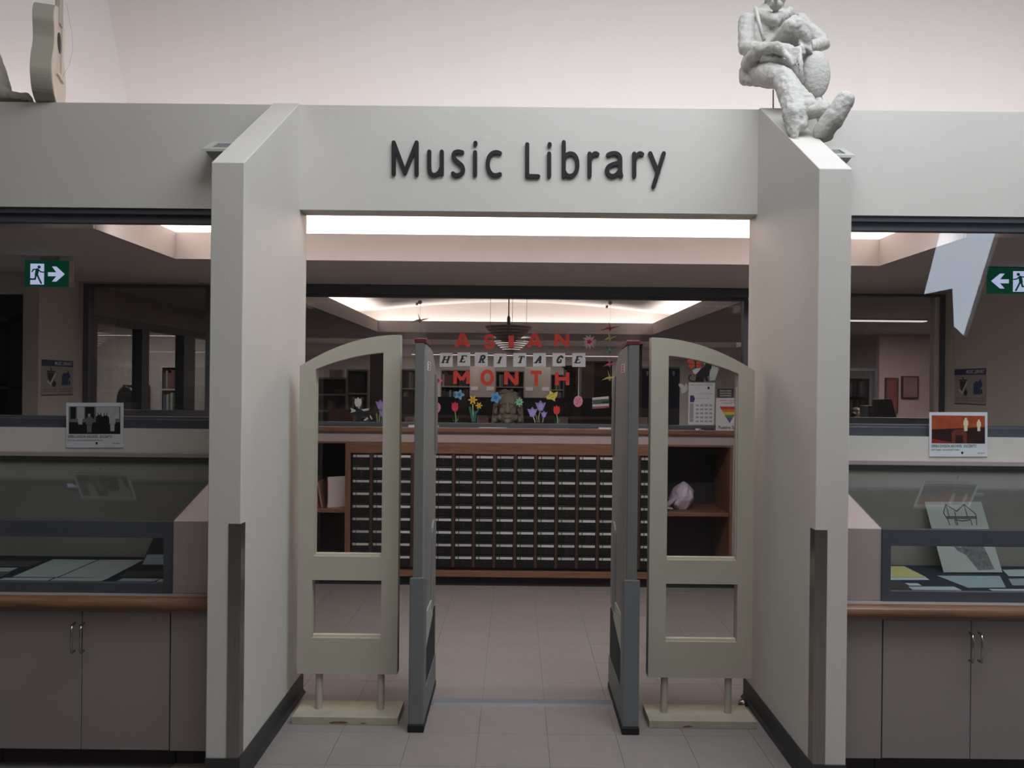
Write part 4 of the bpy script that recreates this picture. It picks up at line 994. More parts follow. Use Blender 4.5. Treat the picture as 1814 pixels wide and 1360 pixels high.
def stemmed(name, label, blooms, stems, yb, cx):
    t = cut(name, label, 'paper flower', (cx, yb))
    for pts, w_, rgb in stems: wp.strokes('stem', [pts], w_, col(rgb), t, 0, .001)
    for kind, x, y, r, rgb, mid in blooms:
        if kind == 'd':
            b = wp.poly('daffodil_petals', petals(x, y, r, 6, .28), col(rgb), t, .001, .0016); wp.poly('trumpet', petals(x, y, r * .42, 6, .15), col(mid), b, .0016, .0022)
        else:
            b = wp.poly('crocus_bloom', [(x - r * .4, y + r), (x - r * .8, y), (x - r, y - r * .6), (x - r * .4, y - r * .45), (x, y - r), (x + r * .4, y - r * .45), (x + r, y - r * .6), (x + r * .8, y), (x + r * .4, y + r)], col(rgb), t, .001, .0016)
            wp.poly('petal_shade', [(x - r * .3, y + r * .8), (x - r * .5, y), (x, y - r * .5), (x + r * .5, y), (x + r * .3, y + r * .8)], col(mid), b, .0016, .0022)
    return t
blossom(775.5, 674, 9.5, 7, (206, 130, 140), (150, 44, 60), 'pink paper blossom at the left of the word MONTH')
blossom(1043.5, 605, 12.5, 8, (206, 120, 140), (140, 30, 50), 'pink paper blossom with green leaves right of the word ASIAN', (112, 142, 112))
blossom(813.5, 699, 9.5, 5, (96, 156, 196), (60, 104, 150), 'blue paper flower above the pink tulip', None, .22)
blossom(878, 704, 10.5, 5, (86, 146, 196), (60, 104, 156), 'blue paper rose beside the left of the stone head', None, .18)
blossom(920, 712, 7.5, 8, (128, 190, 160), (80, 146, 116), 'mint green paper flower beside the right of the stone head', None, .2)
tulip(806, 711, 728, 748, 12, (196, 46, 84), 'pink-red paper tulip left of the daffodils')
tulip(986, 717, 733, 750, 12, (204, 52, 44), 'red paper tulip right of the purple crocuses')
tulip(634.5, 703, 720, 724, 13, (206, 206, 208), 'white paper tulip above the striped black cat', (190, 190, 190))
stemmed('paper_daffodils', 'two yellow paper daffodils with green leaves left of the stone head', [('d', 837.5, 708, 8.5, (216, 172, 60), (196, 140, 40)), ('d', 848.5, 718, 6.5, (214, 168, 58), (196, 136, 40))],
        [([(837.5, 715), (838, 730), (838.5, 747)], 2, (150, 168, 110)), ([(848.5, 723), (842, 735), (840, 747)], 1.6, (60, 130, 110)), ([(832, 720), (835, 733), (838, 747)], 4, (32, 104, 92)), ([(842, 728), (840, 747)], 5, (28, 96, 86))], 748, 839)
stemmed('paper_crocuses', 'three lilac paper crocuses right of the stone head', [('c', 957.5, 718, 9.5, (138, 128, 188), (158, 148, 204)), ('c', 943, 729, 9, (142, 132, 196), (160, 152, 208)), ('c', 963.5, 733, 5.8, (136, 126, 190), (156, 148, 204))],
        [([(957, 727), (954, 738), (955, 748)], 1.5, (158, 168, 130)), ([(944, 737), (947, 744), (948, 748)], 1.5, (190, 194, 180)), ([(963, 738), (961, 748)], 1.5, (170, 180, 150)), ([(949, 733), (952, 748)], 1.3, (120, 146, 90))], 749, 953)
stemmed('paper_crocuses', 'lilac paper crocuses seen through the left gate panel', [('c', 674, 716, 9, (150, 132, 196), (168, 150, 208)), ('c', 678, 731, 7, (146, 128, 192), (162, 146, 204))],
        [([(674, 724), (673, 735), (672, 747)], 1.6, (150, 168, 120)), ([(678, 737), (676, 747)], 1.5, (130, 150, 100)), ([(667, 732), (669, 747)], 2.5, (126, 140, 84))], 748, 673)
for cx, cy, lb in ((1024, 710.5, 'pink paper egg right of the red tulip'), (772.5, 722, 'pink paper egg partly behind the left pedestal')):
    t = cut('paper_egg', lb, 'paper egg', (cx, cy + 10), 'pink paper eggs')
    wp.poly('egg', oval(cx, cy, 8.2, 10, 24, .15), col((206, 132, 150)), t, 0, .0012)
    wp.strokes('drawn_line', [[(cx - 3, cy + 7), (cx, cy), (cx + 4, cy - 6)], [(cx, cy), (cx - 4, cy - 4)], [(cx + 1, cy + 2), (cx + 5, cy + 1)]], .8, col((150, 70, 96)), t, .0012, .0016)
t = cut('paper_butterfly', 'yellow paper butterfly right of the letter T of MONTH', 'paper butterfly', (978, 711), 'paper butterflies')
wp.poly('wings', [(967, 702), (973, 698), (974, 691), (980, 696), (988, 693), (987, 701), (983, 706), (983, 711), (977, 707), (969, 707)], col((198, 190, 84)), t, 0, .0012)
wp.strokes('wing_marks', [[(972, 703), (977, 699), (983, 697)], [(975, 705), (981, 703)]], .9, col((120, 116, 50)), t, .0012, .0016)
t = cut('brochure', 'small printed brochure taped to the glass left of the right pedestal', 'brochure', (1064, 724), None)
wp.poly('sheet', [(1049, 704), (1078, 701.5), (1079, 721.5), (1049.5, 724)], col((186, 182, 184)), t, 0, .0012)
wp.poly('photo_band', [(1049.6, 708), (1078.4, 706), (1078.6, 714.5), (1049.8, 716)], col((70, 78, 76)), t, .0012, .0016)
wp.poly('red_band', [(1049.8, 720), (1078.8, 718.3), (1079, 721.5), (1049.8, 724)], col((150, 70, 76)), t, .0012, .0016)
wp.poly('dark_label', [(1066, 711), (1078, 710), (1078, 713.5), (1066, 714.5)], col((30, 30, 34)), t, .0016, .002)
# cats
t = cut('paper_cat', 'black paper cat with white markings seen through the left gate panel', 'paper cat', (642, 746), 'black paper cats')
wp.poly('body', [(619, 731), (622, 726), (627, 728), (635, 727), (648, 726), (656, 728), (661, 727), (662, 731), (657, 733), (657, 742), (660, 746), (653, 746), (651, 738), (641, 738), (638, 746), (630, 746), (632, 738), (627, 735), (621, 735)], col((34, 33, 36)), t, 0, .0012)
wp.poly('ear', [(622, 727), (624, 722), (627, 727)], col((34, 33, 36)), t, 0, .0012)
wp.poly('ribbon', [(620, 722), (630, 726), (630, 729), (621, 731), (623, 727)], col((196, 206, 200)), t, .0012, .0018)
wp.poly('back_patch', [(640, 725), (654, 723), (652, 727), (644, 728)], col((196, 206, 200)), t, .0012, .0018)
wp.poly('paw', [(644, 744), (651, 739), (653, 741), (647, 746)], col((196, 206, 206)), t, .0012, .0018)
wp.poly('paw', [(656, 735), (660, 741), (659, 744), (655, 738)], col((196, 206, 206)), t, .0012, .0018)
t = cut('paper_cat', 'black sitting paper cat in the right gate panel', 'paper cat', (1240, 677), 'black paper cats')
wp.poly('body', [(1231, 676), (1233, 662), (1240, 654), (1246, 650), (1249, 644), (1252, 641), (1254, 644), (1258, 642), (1260, 646), (1260, 651), (1256, 655), (1256, 664), (1252, 667), (1255, 675), (1250, 675), (1247, 668), (1246, 676)], col((26, 26, 29)), t, .001, .0022)
wp.strokes('tail', [smoothp([(1233, 674), (1226, 675), (1220, 671), (1221, 665), (1225, 664)])], 2.2, col((26, 26, 29)), t, .001, .002)
t = cut('paper_hands', 'white paper leaves behind the black sitting cat', 'paper leaf', (1250, 676), None)
wp.poly('leaf', [(1236, 663), (1228, 661), (1226, 655), (1233, 652), (1240, 651), (1243, 655)], col((196, 204, 200)), t, 0, .0009)
wp.poly('leaf', [(1257, 674), (1256, 663), (1259, 653), (1260, 642), (1263, 651), (1266, 641), (1267, 652), (1272, 643), (1270, 655), (1274, 650), (1270, 662), (1266, 673)], col((190, 200, 198)), t, 0, .0009)
wp.poly('leaf', [(1246, 642), (1251, 637), (1256, 640), (1254, 646), (1248, 648)], col((200, 206, 202)), t, 0, .0009)
t = cut('paper_butterfly', 'orange paper butterfly above the black sitting cat', 'paper butterfly', (1231, 653), 'paper butterflies')
OR_ = col((200, 84, 50))
wp.poly('wing', [(1231, 642), (1224, 634), (1217, 633), (1217, 640), (1221, 644), (1218, 649), (1223, 653), (1229, 650)], OR_, t, .0002, .0016)
wp.poly('wing', [(1232, 642), (1238, 636), (1246, 636), (1245, 642), (1241, 645), (1243, 650), (1238, 652), (1233, 649)], OR_, t, .0002, .0016)
wp.strokes('body', [[(1231.5, 637), (1231.5, 651)]], 1.6, col((40, 30, 30)), t, .0016, .0024)
wp.strokes('wing_marks', [[(1217, 633), (1224, 634), (1231, 642)], [(1246, 636), (1238, 636), (1232, 642)], [(1221, 644), (1231, 645)], [(1241, 645), (1232, 645)]], 1.0, col((60, 36, 30)), t, .0016, .002)
t = cut('paper_butterfly', 'white paper butterfly at the left of the notice sheet', 'paper butterfly', (1211, 697), 'paper butterflies')
wp.poly('wings', [(1202, 683), (1202, 679), (1208, 680), (1213, 684), (1214, 678), (1217, 681), (1219, 688), (1216, 693), (1208, 697), (1205, 692), (1207, 688)], col((196, 198, 198)), t, 0, .0012)
wf = pix_plane(DC - .0205)
# notice sheets
t = cut('notice_sheet', 'white printed notice sheet below the black cat', 'notice', (1242, 752), None)
wf.poly('sheet', [(1219.5, 677), (1266.5, 677.5), (1264, 752.5), (1218.5, 751.5)], col((204, 204, 208)), t, 0, .0014)
for k_ in range(5):
    for j_ in range(4): wf.poly('timetable_cell', [(1232 + j_ * 8, 716 + k_ * 7), (1237.5 + j_ * 8, 716 + k_ * 7), (1237.5 + j_ * 8, 719.5 + k_ * 7), (1232 + j_ * 8, 719.5 + k_ * 7)], col((150, 152, 160)), t, .0014, .0018)
wf.poly('side_column', [(1221.5, 714), (1228.5, 714), (1228, 747), (1221, 747)], col((150, 150, 162)), t, .0014, .0018)
wf.poly('navy_tag', [(1222, 700), (1228.5, 700), (1231, 706), (1228.5, 712), (1222, 712)], col((44, 52, 96)), t, .0014, .0018)
wf.polys('icon', [[(1253, 684.5), (1256.5, 684.5), (1256.5, 689), (1253, 689)]], col((40, 40, 44)), t, .0014, .0018)
wf.text('heading_lettering', 'Music Library Hours', 1223, 1262, 680.5, 682.5, BLACK, t, .002)
wf.text('line_lettering', 'monday to friday opening', 1234, 1262, 696, 698, BLACK, t, .002)
wf.text('line_lettering', 'see the desk for help', 1234, 1256, 704, 706, BLACK, t, .002)
t = cut('dark_notice', 'small dark notice with pale lettering above the triangle poster', 'notice', (1285, 704), None)
wf.poly('sheet', [(1270.5, 688), (1299, 688), (1299, 704), (1270.5, 704)], col((44, 44, 48)), t, 0, .0012)
for k_, s_ in enumerate(('PRINTING', 'PHOTOCOPYING', 'SCANNERS')): wf.text('lettering', s_, 1275, 1295, 690.5 + k_ * 4.3, 693.3 + k_ * 4.3, WHITE, t, .0016)
t = cut('triangle_poster', 'white poster with an upside-down rainbow triangle in the right gate panel', 'poster', (1292, 767), None)
wf.poly('sheet', [(1268, 704.5), (1316, 704.5), (1316, 767.5), (1267.5, 767)], col((206, 204, 206)), t, 0, .0014)
wf.text('heading_lettering', 'Lesbian Gay Bisexual', 1275, 1313, 707.5, 710.5, mat('poster_red', (150, 60, 60), 0.6), t, .0018, .01)
wf.text('heading_lettering', 'Transgender Queer', 1278, 1310, 711.8, 715, mat('poster_red', (150, 60, 60), 0.6), t, .0018, .01)
a, b, c_ = (1274, 719.5), (1310, 719.5), (1292, 749)
for k_, rgb in enumerate(((176, 54, 46), (206, 106, 50), (214, 186, 70), (70, 130, 80), (60, 80, 140), (84, 62, 120))):
    f0, f1 = k_ / 6, (k_ + 1) / 6
    L = lambda f: (a[0] + (c_[0] - a[0]) * f, a[1] + (c_[1] - a[1]) * f)
    R_ = lambda f: (b[0] + (c_[0] - b[0]) * f, b[1] + (c_[1] - b[1]) * f)
    pts = [L(f0), R_(f0), R_(f1), L(f1)] if k_ < 5 else [L(f0), R_(f0), c_]
    wf.poly('rainbow_band', pts, col(rgb), t, .0014, .0018)
wf.text('title_lettering', 'Positive Space', 1272.5, 1312, 753.5, 761.5, BLACK, t, .0018, .02)
# hanging paper cranes
def crane(cx, cy, w_, rgb, label, Y=DC - .02):
    c0 = at(cx, cy, Y); k = Y / F
    t = thing('paper_crane', label, 'paper crane', c0 - Vector((0, 0, 6 * k)), 'hanging paper cranes')
    def P(a, b, d=0): return c0 + Vector((a * k, d * k, -b * k))
    M_ = col(rgb)
    MB().add([P(-4, 0), P(4, 0), P(0, 6), P(0, -3), P(0, 1, -5), P(0, 1, 5)], [(0, 4, 2), (4, 1, 2), (1, 5, 2), (5, 0, 2), (0, 3, 4), (4, 3, 1), (1, 3, 5), (5, 3, 0)]).build('body', M_, t)
    for s_ in (-1, 1):
        MB().add([P(s_ * 2, 1), P(s_ * 3, -2), P(s_ * w_, 4 if s_ < 0 else -4), P(s_ * w_ * .6, 3 if s_ < 0 else -1, -2), P(s_ * 2, 1.5, .8), P(s_ * w_ * .95, 4.4 if s_ < 0 else -3.6, .6)], [(0, 1, 2), (0, 2, 3), (4, 2, 1), (4, 5, 2), (0, 3, 5), (0, 5, 4), (0, 4, 1)]).build('wing', M_, t)
    MB().add([P(-1.5, -1), P(1, -1), P(-4, -14, -2), P(-1.5, -1.2, -1.4), P(-3.4, -12, -1)], [(0, 1, 2), (1, 3, 2), (3, 0, 2), (0, 3, 1)]).build('neck', M_, t)
    return t
def thread(px, y0, y1, label, Y=DC - .02):
    MB().tube([at(px, y0, Y), at(px, y1, Y)], .0008, 5).build('hanging_thread', mat('thread', (150, 140, 134), 0.8), label=label, cat='thread')
def hook(px, y0, y1, label, Y=DC - .02):
    t = thing('suction_hook', label, 'hook', at(px, y1, Y), 'clear hooks for the cranes')
    MB().lathe([(.0, 0), (.016, .002), (.013, .008), (0, .012)], at(px, y0 + 2, Y + .03), 12, axis='y').build('cup', mat('clear_cup', (196, 190, 188), 0.2), t)
    B(at(px, 0, Y).x - .008, at(px, 0, Y).x + .008, Y - .004, Y + .03, at(px, y1, Y).z, at(px, y1, Y).z + .018).build('hook_arm', mat('clear_cup', (196, 190, 188)), t)
crane(744, 567, 17, (150, 132, 96), 'tan paper crane hanging above the left pedestal')
thread(744.5, 537, 598, 'thin thread of the tan paper crane'); hook(744, 533, 540, 'clear hook at the top of the left crane thread')
hook(1081, 534, 545, 'clear hook at the top of the right crane thread'); thread(1081.5, 541, 676, 'thin thread of the string of cranes above the right pedestal')
crane(1081, 581, 18, (150, 52, 48), 'dark red paper crane at the top of the right string')
crane(1080.5, 599, 12, (176, 150, 100), 'tan paper crane second on the right string')
crane(1080.5, 622, 11, (92, 130, 112), 'green paper crane third on the right string')
crane(1080, 645, 12, (190, 96, 128), 'pink paper crane fourth on the right string')
crane(1080, 669, 14, (200, 182, 110), 'yellow paper crane lowest on the right string')

# ================================================================== STONE HEAD BEHIND THE GLASS
STONE = mat('grey_stone', (150, 141, 122), 0.85, var=0.10, scale=25, bump=0.12, bscale=70)
YB_ = DC + .20
k = YB_ / F
hc = at(899.5, 722, YB_)
def hp(a, b, d=0): return hc + Vector((a * k, d * k, -b * k))
parts = [('b', hp(0, 0, -2), (16.5 * k, 20 * k, 26 * k)), ('b', hp(0, 15, -7), (13 * k, 13 * k, 14 * k)), ('c', hp(0, 12, 6), 14 * k, hp(0, 34, 8), 16 * k),
         ('c', hp(0, -7, -21), 2.2 * k, hp(0, 5, -27), 4.2 * k), ('b', hp(-3.6, 6, -23.5), 2.6 * k), ('b', hp(3.6, 6, -23.5), 2.6 * k),
         ('c', hp(-12, -8, -17), 2.2 * k, hp(-3.5, -9, -21.5), 2.4 * k), ('c', hp(12, -8, -17), 2.2 * k, hp(3.5, -9, -21.5), 2.4 * k),
         ('b', hp(-9.5, 5, -15), (5 * k, 4 * k, 6 * k)), ('b', hp(9.5, 5, -15), (5 * k, 4 * k, 6 * k)), ('c', hp(-5.5, 12, -20), 1.9 * k, hp(5.5, 12, -20), 1.9 * k), ('c', hp(-4.5, 16, -19.5), 2.3 * k, hp(4.5, 16, -19.5), 2.3 * k),
         ('b', hp(0, 23.5, -16), 6 * k), ('b', hp(-8, -3.2, -17.5), 2.5 * k), ('b', hp(8, -3.2, -17.5), 2.5 * k), ('b', hp(-13, 17, -6), 6 * k), ('b', hp(13, 17, -6), 6 * k)]
t = thing('stone_head', 'grey stone portrait head with a curly wig behind the glass', 'sculpture', hp(0, 26))
blob('face', parts, STONE, t, voxel=.003, smooth=4, disp=.0004, dscale=.02)
hair = [('b', hp(0, -11, 7), (20 * k, 19 * k, 21 * k)), ('c', hp(-20, -4, 6), 6 * k, hp(-22, 24, 6), 7 * k), ('c', hp(20, -4, 6), 6 * k, hp(22, 24, 6), 7 * k)]
random.seed(3)
for i in range(110):
    sd = 1 if i % 2 else -1
    if i < 34:
        a = math.radians(random.uniform(10, 170)); rad = random.uniform(19, 23)
        hair.append(('b', hp(rad * math.cos(a), -9 - rad * math.sin(a), random.uniform(-7, 6)), random.uniform(2.0, 3.2) * k))
    else:
        b = random.uniform(-16, 27); hair.append(('b', hp(sd * (random.uniform(17.5, 22.5) + max(0, b) * .15), b, random.uniform(-11, 6)), random.uniform(2.2, 3.8) * k))
blob('wig', hair, STONE, t, voxel=.0035, smooth=1, disp=.0008, dscale=.012)
B(hc.x - .13, hc.x + .13, YB_ - .08, YB_ + .12, ZC1 + .0005, hp(0, 28).z).build('plinth', STONE, t, bevel=.006)

# ================================================================== LIBRARY INTERIOR
PEND = mat('pendant_metal', (176, 168, 164), 0.5, var=0.05)
def pendant(px, py, Y, diam, label):
    c0 = at(px, py, Y); r = diam / 2
    t = thing('pendant_lamp', label, 'pendant lamp', c0 - Vector((0, 0, r * .6)), 'stepped pendant lamps')
    for i, f in enumerate((1.0, .9, .79, .66, .52)):
        z = c0.z - i * r * .115
        MB().lathe([(r * f, 0), (r * f, -.006), (r * (f - .1), -r * .1), (r * (f - .13), -r * .1), (r * (f - .03), -.004), (r * f, 0)], (c0.x, c0.y, z), 32).build('shade_ring', PEND, t, smooth=False)
    MB().lathe([(0, -r * .66), (r * .3, -r * .60), (r * .42, -r * .5), (r * .38, -r * .5), (0, -r * .6)], (c0.x, c0.y, c0.z), 32).build('lower_bowl', PEND, t)
    MB().lathe([(.014, -.02), (.02, 0), (.02, .06), (.012, .09), (0, .09)], (c0.x, c0.y, c0.z + .03), 12).build('socket', DFRAME, t)
    zc = 2.78 if Y < 11.6 else 2.30
    MB().tube([(c0.x, c0.y, c0.z - r * .5), (c0.x, c0.y, zc)], .008, 6).build('rod', DFRAME, t)
    for q in range(3):
        a = 2.2 * q + .5
        MB().tube([(c0.x + r * .85 * math.cos(a), c0.y + r * .85 * math.sin(a), c0.z - .003), (c0.x + r * .85 * math.cos(a), c0.y + r * .85 * math.sin(a), zc)], .0025, 5).build('wire', DFRAME, t)
pendant(901, 578, 9.0, .55, 'large stepped pendant lamp hanging above the letter I of ASIAN')
pendant(906, 605, 12.6, .55, 'smaller far pendant lamp behind the letter I of ASIAN')
# book stacks
BC = [mat('spine_%d' % i, c, 0.6, var=0.15, scale=30) for i, c in enumerate(((52, 50, 56), (74, 58, 52), (60, 66, 92), (40, 44, 52), (120, 112, 100), (96, 52, 48), (150, 146, 138), (58, 72, 66)))]
PAGE = mat('book_pages', (196, 188, 170), 0.8)
BN = ('charcoal', 'brown', 'navy', 'black', 'tan', 'dark red', 'pale', 'dark green')
BM = []
for m_ in BC:
    q = MB().box(-.5, -.42, 0, 1, 0, 1).box(.42, .5, 0, 1, 0, 1).box(-.5, .5, -.02, .03, 0, 1); q.box(-.42, .42, .03, .96, .02, .97, 1)
    me = q.mesh('book'); me.materials.append(m_); me.materials.append(PAGE); BM.append(me)
SHELF = mat('shelf_beige', (168, 158, 148), 0.6); SHELFD = mat('shelf_dark', (58, 50, 46), 0.6)
def bookcase(x0, x1, y, zb, zt, n, label, blabel, group, m_=SHELF, depth=.26, wid=(.022, .045), rows=None, fill=.93):
    t = thing('bookcase', label, 'bookcase', ((x0 + x1) / 2, y + depth / 2, zb), 'library bookcases')
    B(x0 - .02, x0, y, y + depth, zb, zt).build('side_panel', m_, t); B(x1, x1 + .02, y, y + depth, zb, zt).build('side_panel', m_, t)
    B(x0, x1, y + depth - .01, y + depth, zb, zt).build('back_panel', SHELFD, t)
    h = (zt - zb) / n
    for i in range(n + 1): B(x0, x1, y, y + depth - .01, zb + i * h - .02 if i else zb, zb + i * h if i else zb + .02).build('shelf', m_, t)
    for i in range(n):
        if rows is not None and i not in rows: continue
        x = x0 + .01
        while x < x1 - .05:
            w_ = random.uniform(*wid)
            if random.random() < fill:
                o = bpy.data.objects.new('book', random.choice(BM)); C.objects.link(o)
                ci = random.randrange(len(BM)); o.data = BM[ci]
                o.scale = (w_ - .002, random.uniform(.15, .2), min(h - .05, random.uniform(.19, .27)))
                o.location = (x + w_ / 2, y + .012, zb + i * h + (.02 if i == 0 else 0)); prop(o, '%s book on the %s shelf, %s' % (BN[ci], ('top', 'second', 'third', 'fourth')[n - 1 - i], blabel), 'book', group)
            x += w_
    return t
def X_(px, Y): return at(px, 690, Y).x
def Z_(py, Y, px=912): return at(px, py, Y).z
bookcase(X_(700, 12), X_(737, 12), 12.0, .03, Z_(655, 12), 6, 'tall bookcase seen between left gate panel and left pedestal', 'between left gate panel and left pedestal', 'books left of the left pedestal', rows=(3, 4, 5))
bookcase(X_(780, 14), X_(831, 14), 14.2, .03, Z_(655, 14), 6, 'bookcase behind the letter M of MONTH', 'behind the letter M of MONTH', 'books behind the letter M', rows=(4, 5))
bookcase(X_(879, 15), X_(927, 15), 15.0, .03, Z_(657, 15), 6, 'bookcase behind the letter N of MONTH', 'behind the letter N of MONTH', 'books behind the letter N', rows=(4, 5))
bookcase(X_(977, 15), X_(1000, 15), 15.0, .03, Z_(662, 15), 6, 'narrow bookcase behind the letter H of MONTH', 'behind the letter H of MONTH', 'books behind the letter H', rows=(4, 5))
bookcase(X_(617, 9.5), X_(650, 9.5), 9.5, .03, Z_(657, 9.5), 6, 'bookcase in the left gate panel beside the dark cupboard', 'beside the dark cupboard', 'books in the left gate panel', rows=(3, 4, 5), wid=(.02, .034))
t = bookcase(X_(540, 9.6), X_(612, 9.6), 9.6, .03, Z_(672, 9.6), 8, 'low shelves of boxes seen in the left gate panel', '', '', rows=())
for i, (px, w_, h_, zr, rgb, lb) in enumerate(((597, .15, .10, 8, (206, 200, 196), 'white box on top of the low shelves in the left gate panel'), (588, .06, .12, 6, (120, 112, 104), 'grey box file on the low shelves in the left gate panel'), (603, .10, .06, 7, (110, 100, 94), 'flat grey box on the low shelves in the left gate panel'), (592, .09, .08, 5, (130, 118, 108), 'small tan box on the low shelves in the left gate panel'))):
    z = .03 + (Z_(672, 9.6) - .03) / 8 * zr
    tt = thing('storage_box', lb, 'box', (X_(px, 9.7), 9.7, z)); m_ = mat('box_%d' % i, rgb, 0.6)
    B(X_(px, 9.7) - w_ / 2, X_(px, 9.7) + w_ / 2, 9.63, 9.8, z, z + h_ * .75).build('body', m_, tt); B(X_(px, 9.7) - w_ / 2 - .004, X_(px, 9.7) + w_ / 2 + .004, 9.626, 9.804, z + h_ * .72, z + h_).build('lid', m_, tt)
for x0, x1, lb in ((582, 602, 'left of the two pinkish bins in the left gate panel'), (606, 626, 'right of the two pinkish bins in the left gate panel')):
    Y = 8.6; tt = thing('paper_bin', lb, 'bin', (X_((x0 + x1) / 2, Y), Y + .1, 1.05), 'pinkish bins')
    a, b = X_(x0, Y), X_(x1, Y); zt = Z_(729, Y); zb = 1.05
    framed((a, b, zb, zt), (a + .008, b - .008, zb + .008, zt - .008), Y, Y + .004).build('front_rim', mat('bin_pink', (128, 84, 76), 0.6), tt)
    B(a + .004, b - .004, Y + .003, Y + .2, zb, zt - .004).build('body', mat('bin_pink', (128, 84, 76)), tt)
tt = thing('side_table', 'low brown table under the pinkish bins', 'table', (X_(600, 8.7), 8.75, 0))
B(X_(560, 8.7), X_(640, 8.7), 8.5, 9.0, 1.02, 1.05).build('top', WOODD, tt)
for px in (563, 637):
    for y in (8.53, 8.95): B(X_(px, 8.7) - .02, X_(px, 8.7) + .02, y - .02, y + .02, 0, 1.02).build('leg', WOODD, tt)
# dark columns
for px0, px1, Y, lb, rgb in ((655, 684, 7.2, 'dark brown cupboard in the left gate panel', (70, 50, 45)), (1126, 1137, 7.4, 'dark reddish cupboard end right of the right pedestal', (84, 56, 48)), (1030, 1052, 8.8, 'mauve grey cupboard right of the letter H of MONTH', (112, 96, 92)), (1053, 1084, 9.0, 'dark cupboard behind the string of paper cranes', (50, 40, 40))):
    a, b = X_(px0, Y), X_(px1, Y); m_ = mat('column_%d' % px0, rgb, 0.6)
    zt = 1.93 if Y < 8 else Z_(641, Y)
    tt = thing('tall_cupboard', lb, 'cupboard', ((a + b) / 2, Y + .1, 0))
    B(a, b, Y, Y + .35, .08, zt).build('carcass', m_, tt, bevel=.004); B(a + .01, b - .01, Y + .02, Y + .35, 0, .08).build('plinth', BASEB, tt)
    B(a - .004, b + .004, Y - .012, Y + .354, zt, zt + .02).build('cornice', m_, tt); MB().ball((b - .03, Y - .006, 1.5), .008, 8).build('door_knob', CHROME, tt)
# stack end panels with notices
for px0, px1, lb in ((832, 877, 'grey end panel of a book stack behind the letter O of MONTH'), (929, 975, 'grey end panel of a book stack behind the letter T of MONTH')):
    Y = 13.0; a, b = X_(px0, Y), X_(px1, Y); zt = Z_(650, Y)
    tt = thing('stack_end', lb, 'stack', ((a + b) / 2, Y, 0), 'book stacks seen end-on')
    B(a, b, Y, Y + .03, 0, zt).build('end_panel', mat('stack_grey', (150, 138, 130), 0.6), tt, bevel=.004)
    B(a + .04, b - .04, Y + .03, Y + 1.0, 0, zt - .02).build('shelf_run', SHELFD, tt)
    for q in (0, 1):
        x = a + .02 + q * (b - a - .16)
        B(x, x + .12, Y - .004, Y, Z_(692, Y), Z_(685, Y)).build('range_label', mat('range_label', (196, 186, 180), 0.6), tt)
# tall lit display tower
Y = 11.0; a, b = X_(999, Y), X_(1024, Y)
tt = thing('display_tower', 'tall dark display cabinet with glass door right of the letter H', 'cabinet', ((a + b) / 2, Y + .1, 0))
zt, zb = Z_(650, Y), Z_(699, Y)
framed((a, b, zb, zt), (a + .03, b - .03, zb + .04, zt - .05), Y, Y + .2).build('case', mat('tower_black', (30, 28, 28), 0.5), tt)
B(a + .02, b - .02, Y + .18, Y + .2, zb + .02, zt - .02).build('back', mat('tower_back', (150, 134, 110), 0.7), tt)
B(a - .02, b + .02, Y - .02, Y + .22, zt, zt + .03).build('cornice', mat('tower_black', (30, 28, 28)), tt)
B(a, b, Y, Y + .2, 0, zb).build('base', mat('tower_black', (30, 28, 28)), tt)
for f in (.35, .68): B(a + .03, b - .03, Y + .03, Y + .18, zb + (zt - zb) * f, zb + (zt - zb) * f + .008).build('shelf', mat('tower_black', (30, 28, 28)), tt)
B(a + .03, b - .03, Y + .01, Y + .014, zb + .04, zt - .05).build('glass_door', PLEXI, tt)
# staff desk hutch just behind the glass
Y = 7.7
tt = thing('staff_desk', 'long dark staff desk behind the stone head', 'desk', (.0, Y + .3, 0))
x0, x1 = X_(690, Y), X_(1120, Y); z1, z2 = Z_(704, Y), Z_(736, Y)
B(x0, x1, Y, Y + .03, z2, z1).build('screen', mat('desk_screen', (44, 40, 42), 0.8), tt)
B(x0, x1, Y - .05, Y + .6, z2 - .03, z2).build('desk_top', mat('desk_rail', (104, 84, 76), 0.5), tt)
B(x0, x1, Y - .02, Y + .02, .1, z2 - .03).build('modesty_panel', mat('desk_brown', (84, 58, 52), 0.6, var=0.12), tt)
for x in (x0, x1 - .04): B(x, x + .04, Y, Y + .58, 0, z2 - .03).build('side_panel', WOODD, tt)
for px0, px1, py0, py1, lb in ((845, 865, 736, 747, 'small framed notice left of the stone head'), (988, 1006, 739, 750, 'small framed notice behind the red tulip'), (717, 734, 738, 747, 'small card behind the glass left of the left pedestal'), (1127, 1147, 739, 750, 'small card behind the glass right of the right pedestal')):
    Yn = 6.42; tt = thing('desk_notice', lb, 'notice', at((px0 + px1) / 2, py1, Yn))
    a, b, z1_, z0_ = at(px0, py0, Yn).x, at(px1, py0, Yn).x, at(px0, py0, Yn).z, at(px0, py1, Yn).z
    z0_ = max(z0_, ZC1 + .001)
    B(a, b, Yn, Yn + .012, ZC1 + .0005, z1_).build('card', mat('desk_card', (130, 108, 102), 0.6), tt)
    for q in range(3): B(a + .01, b - .012, Yn - .001, Yn, z1_ - .012 - q * .012, z1_ - .008 - q * .012).build('print_line', mat('desk_print', (84, 66, 64), 0.6), tt)
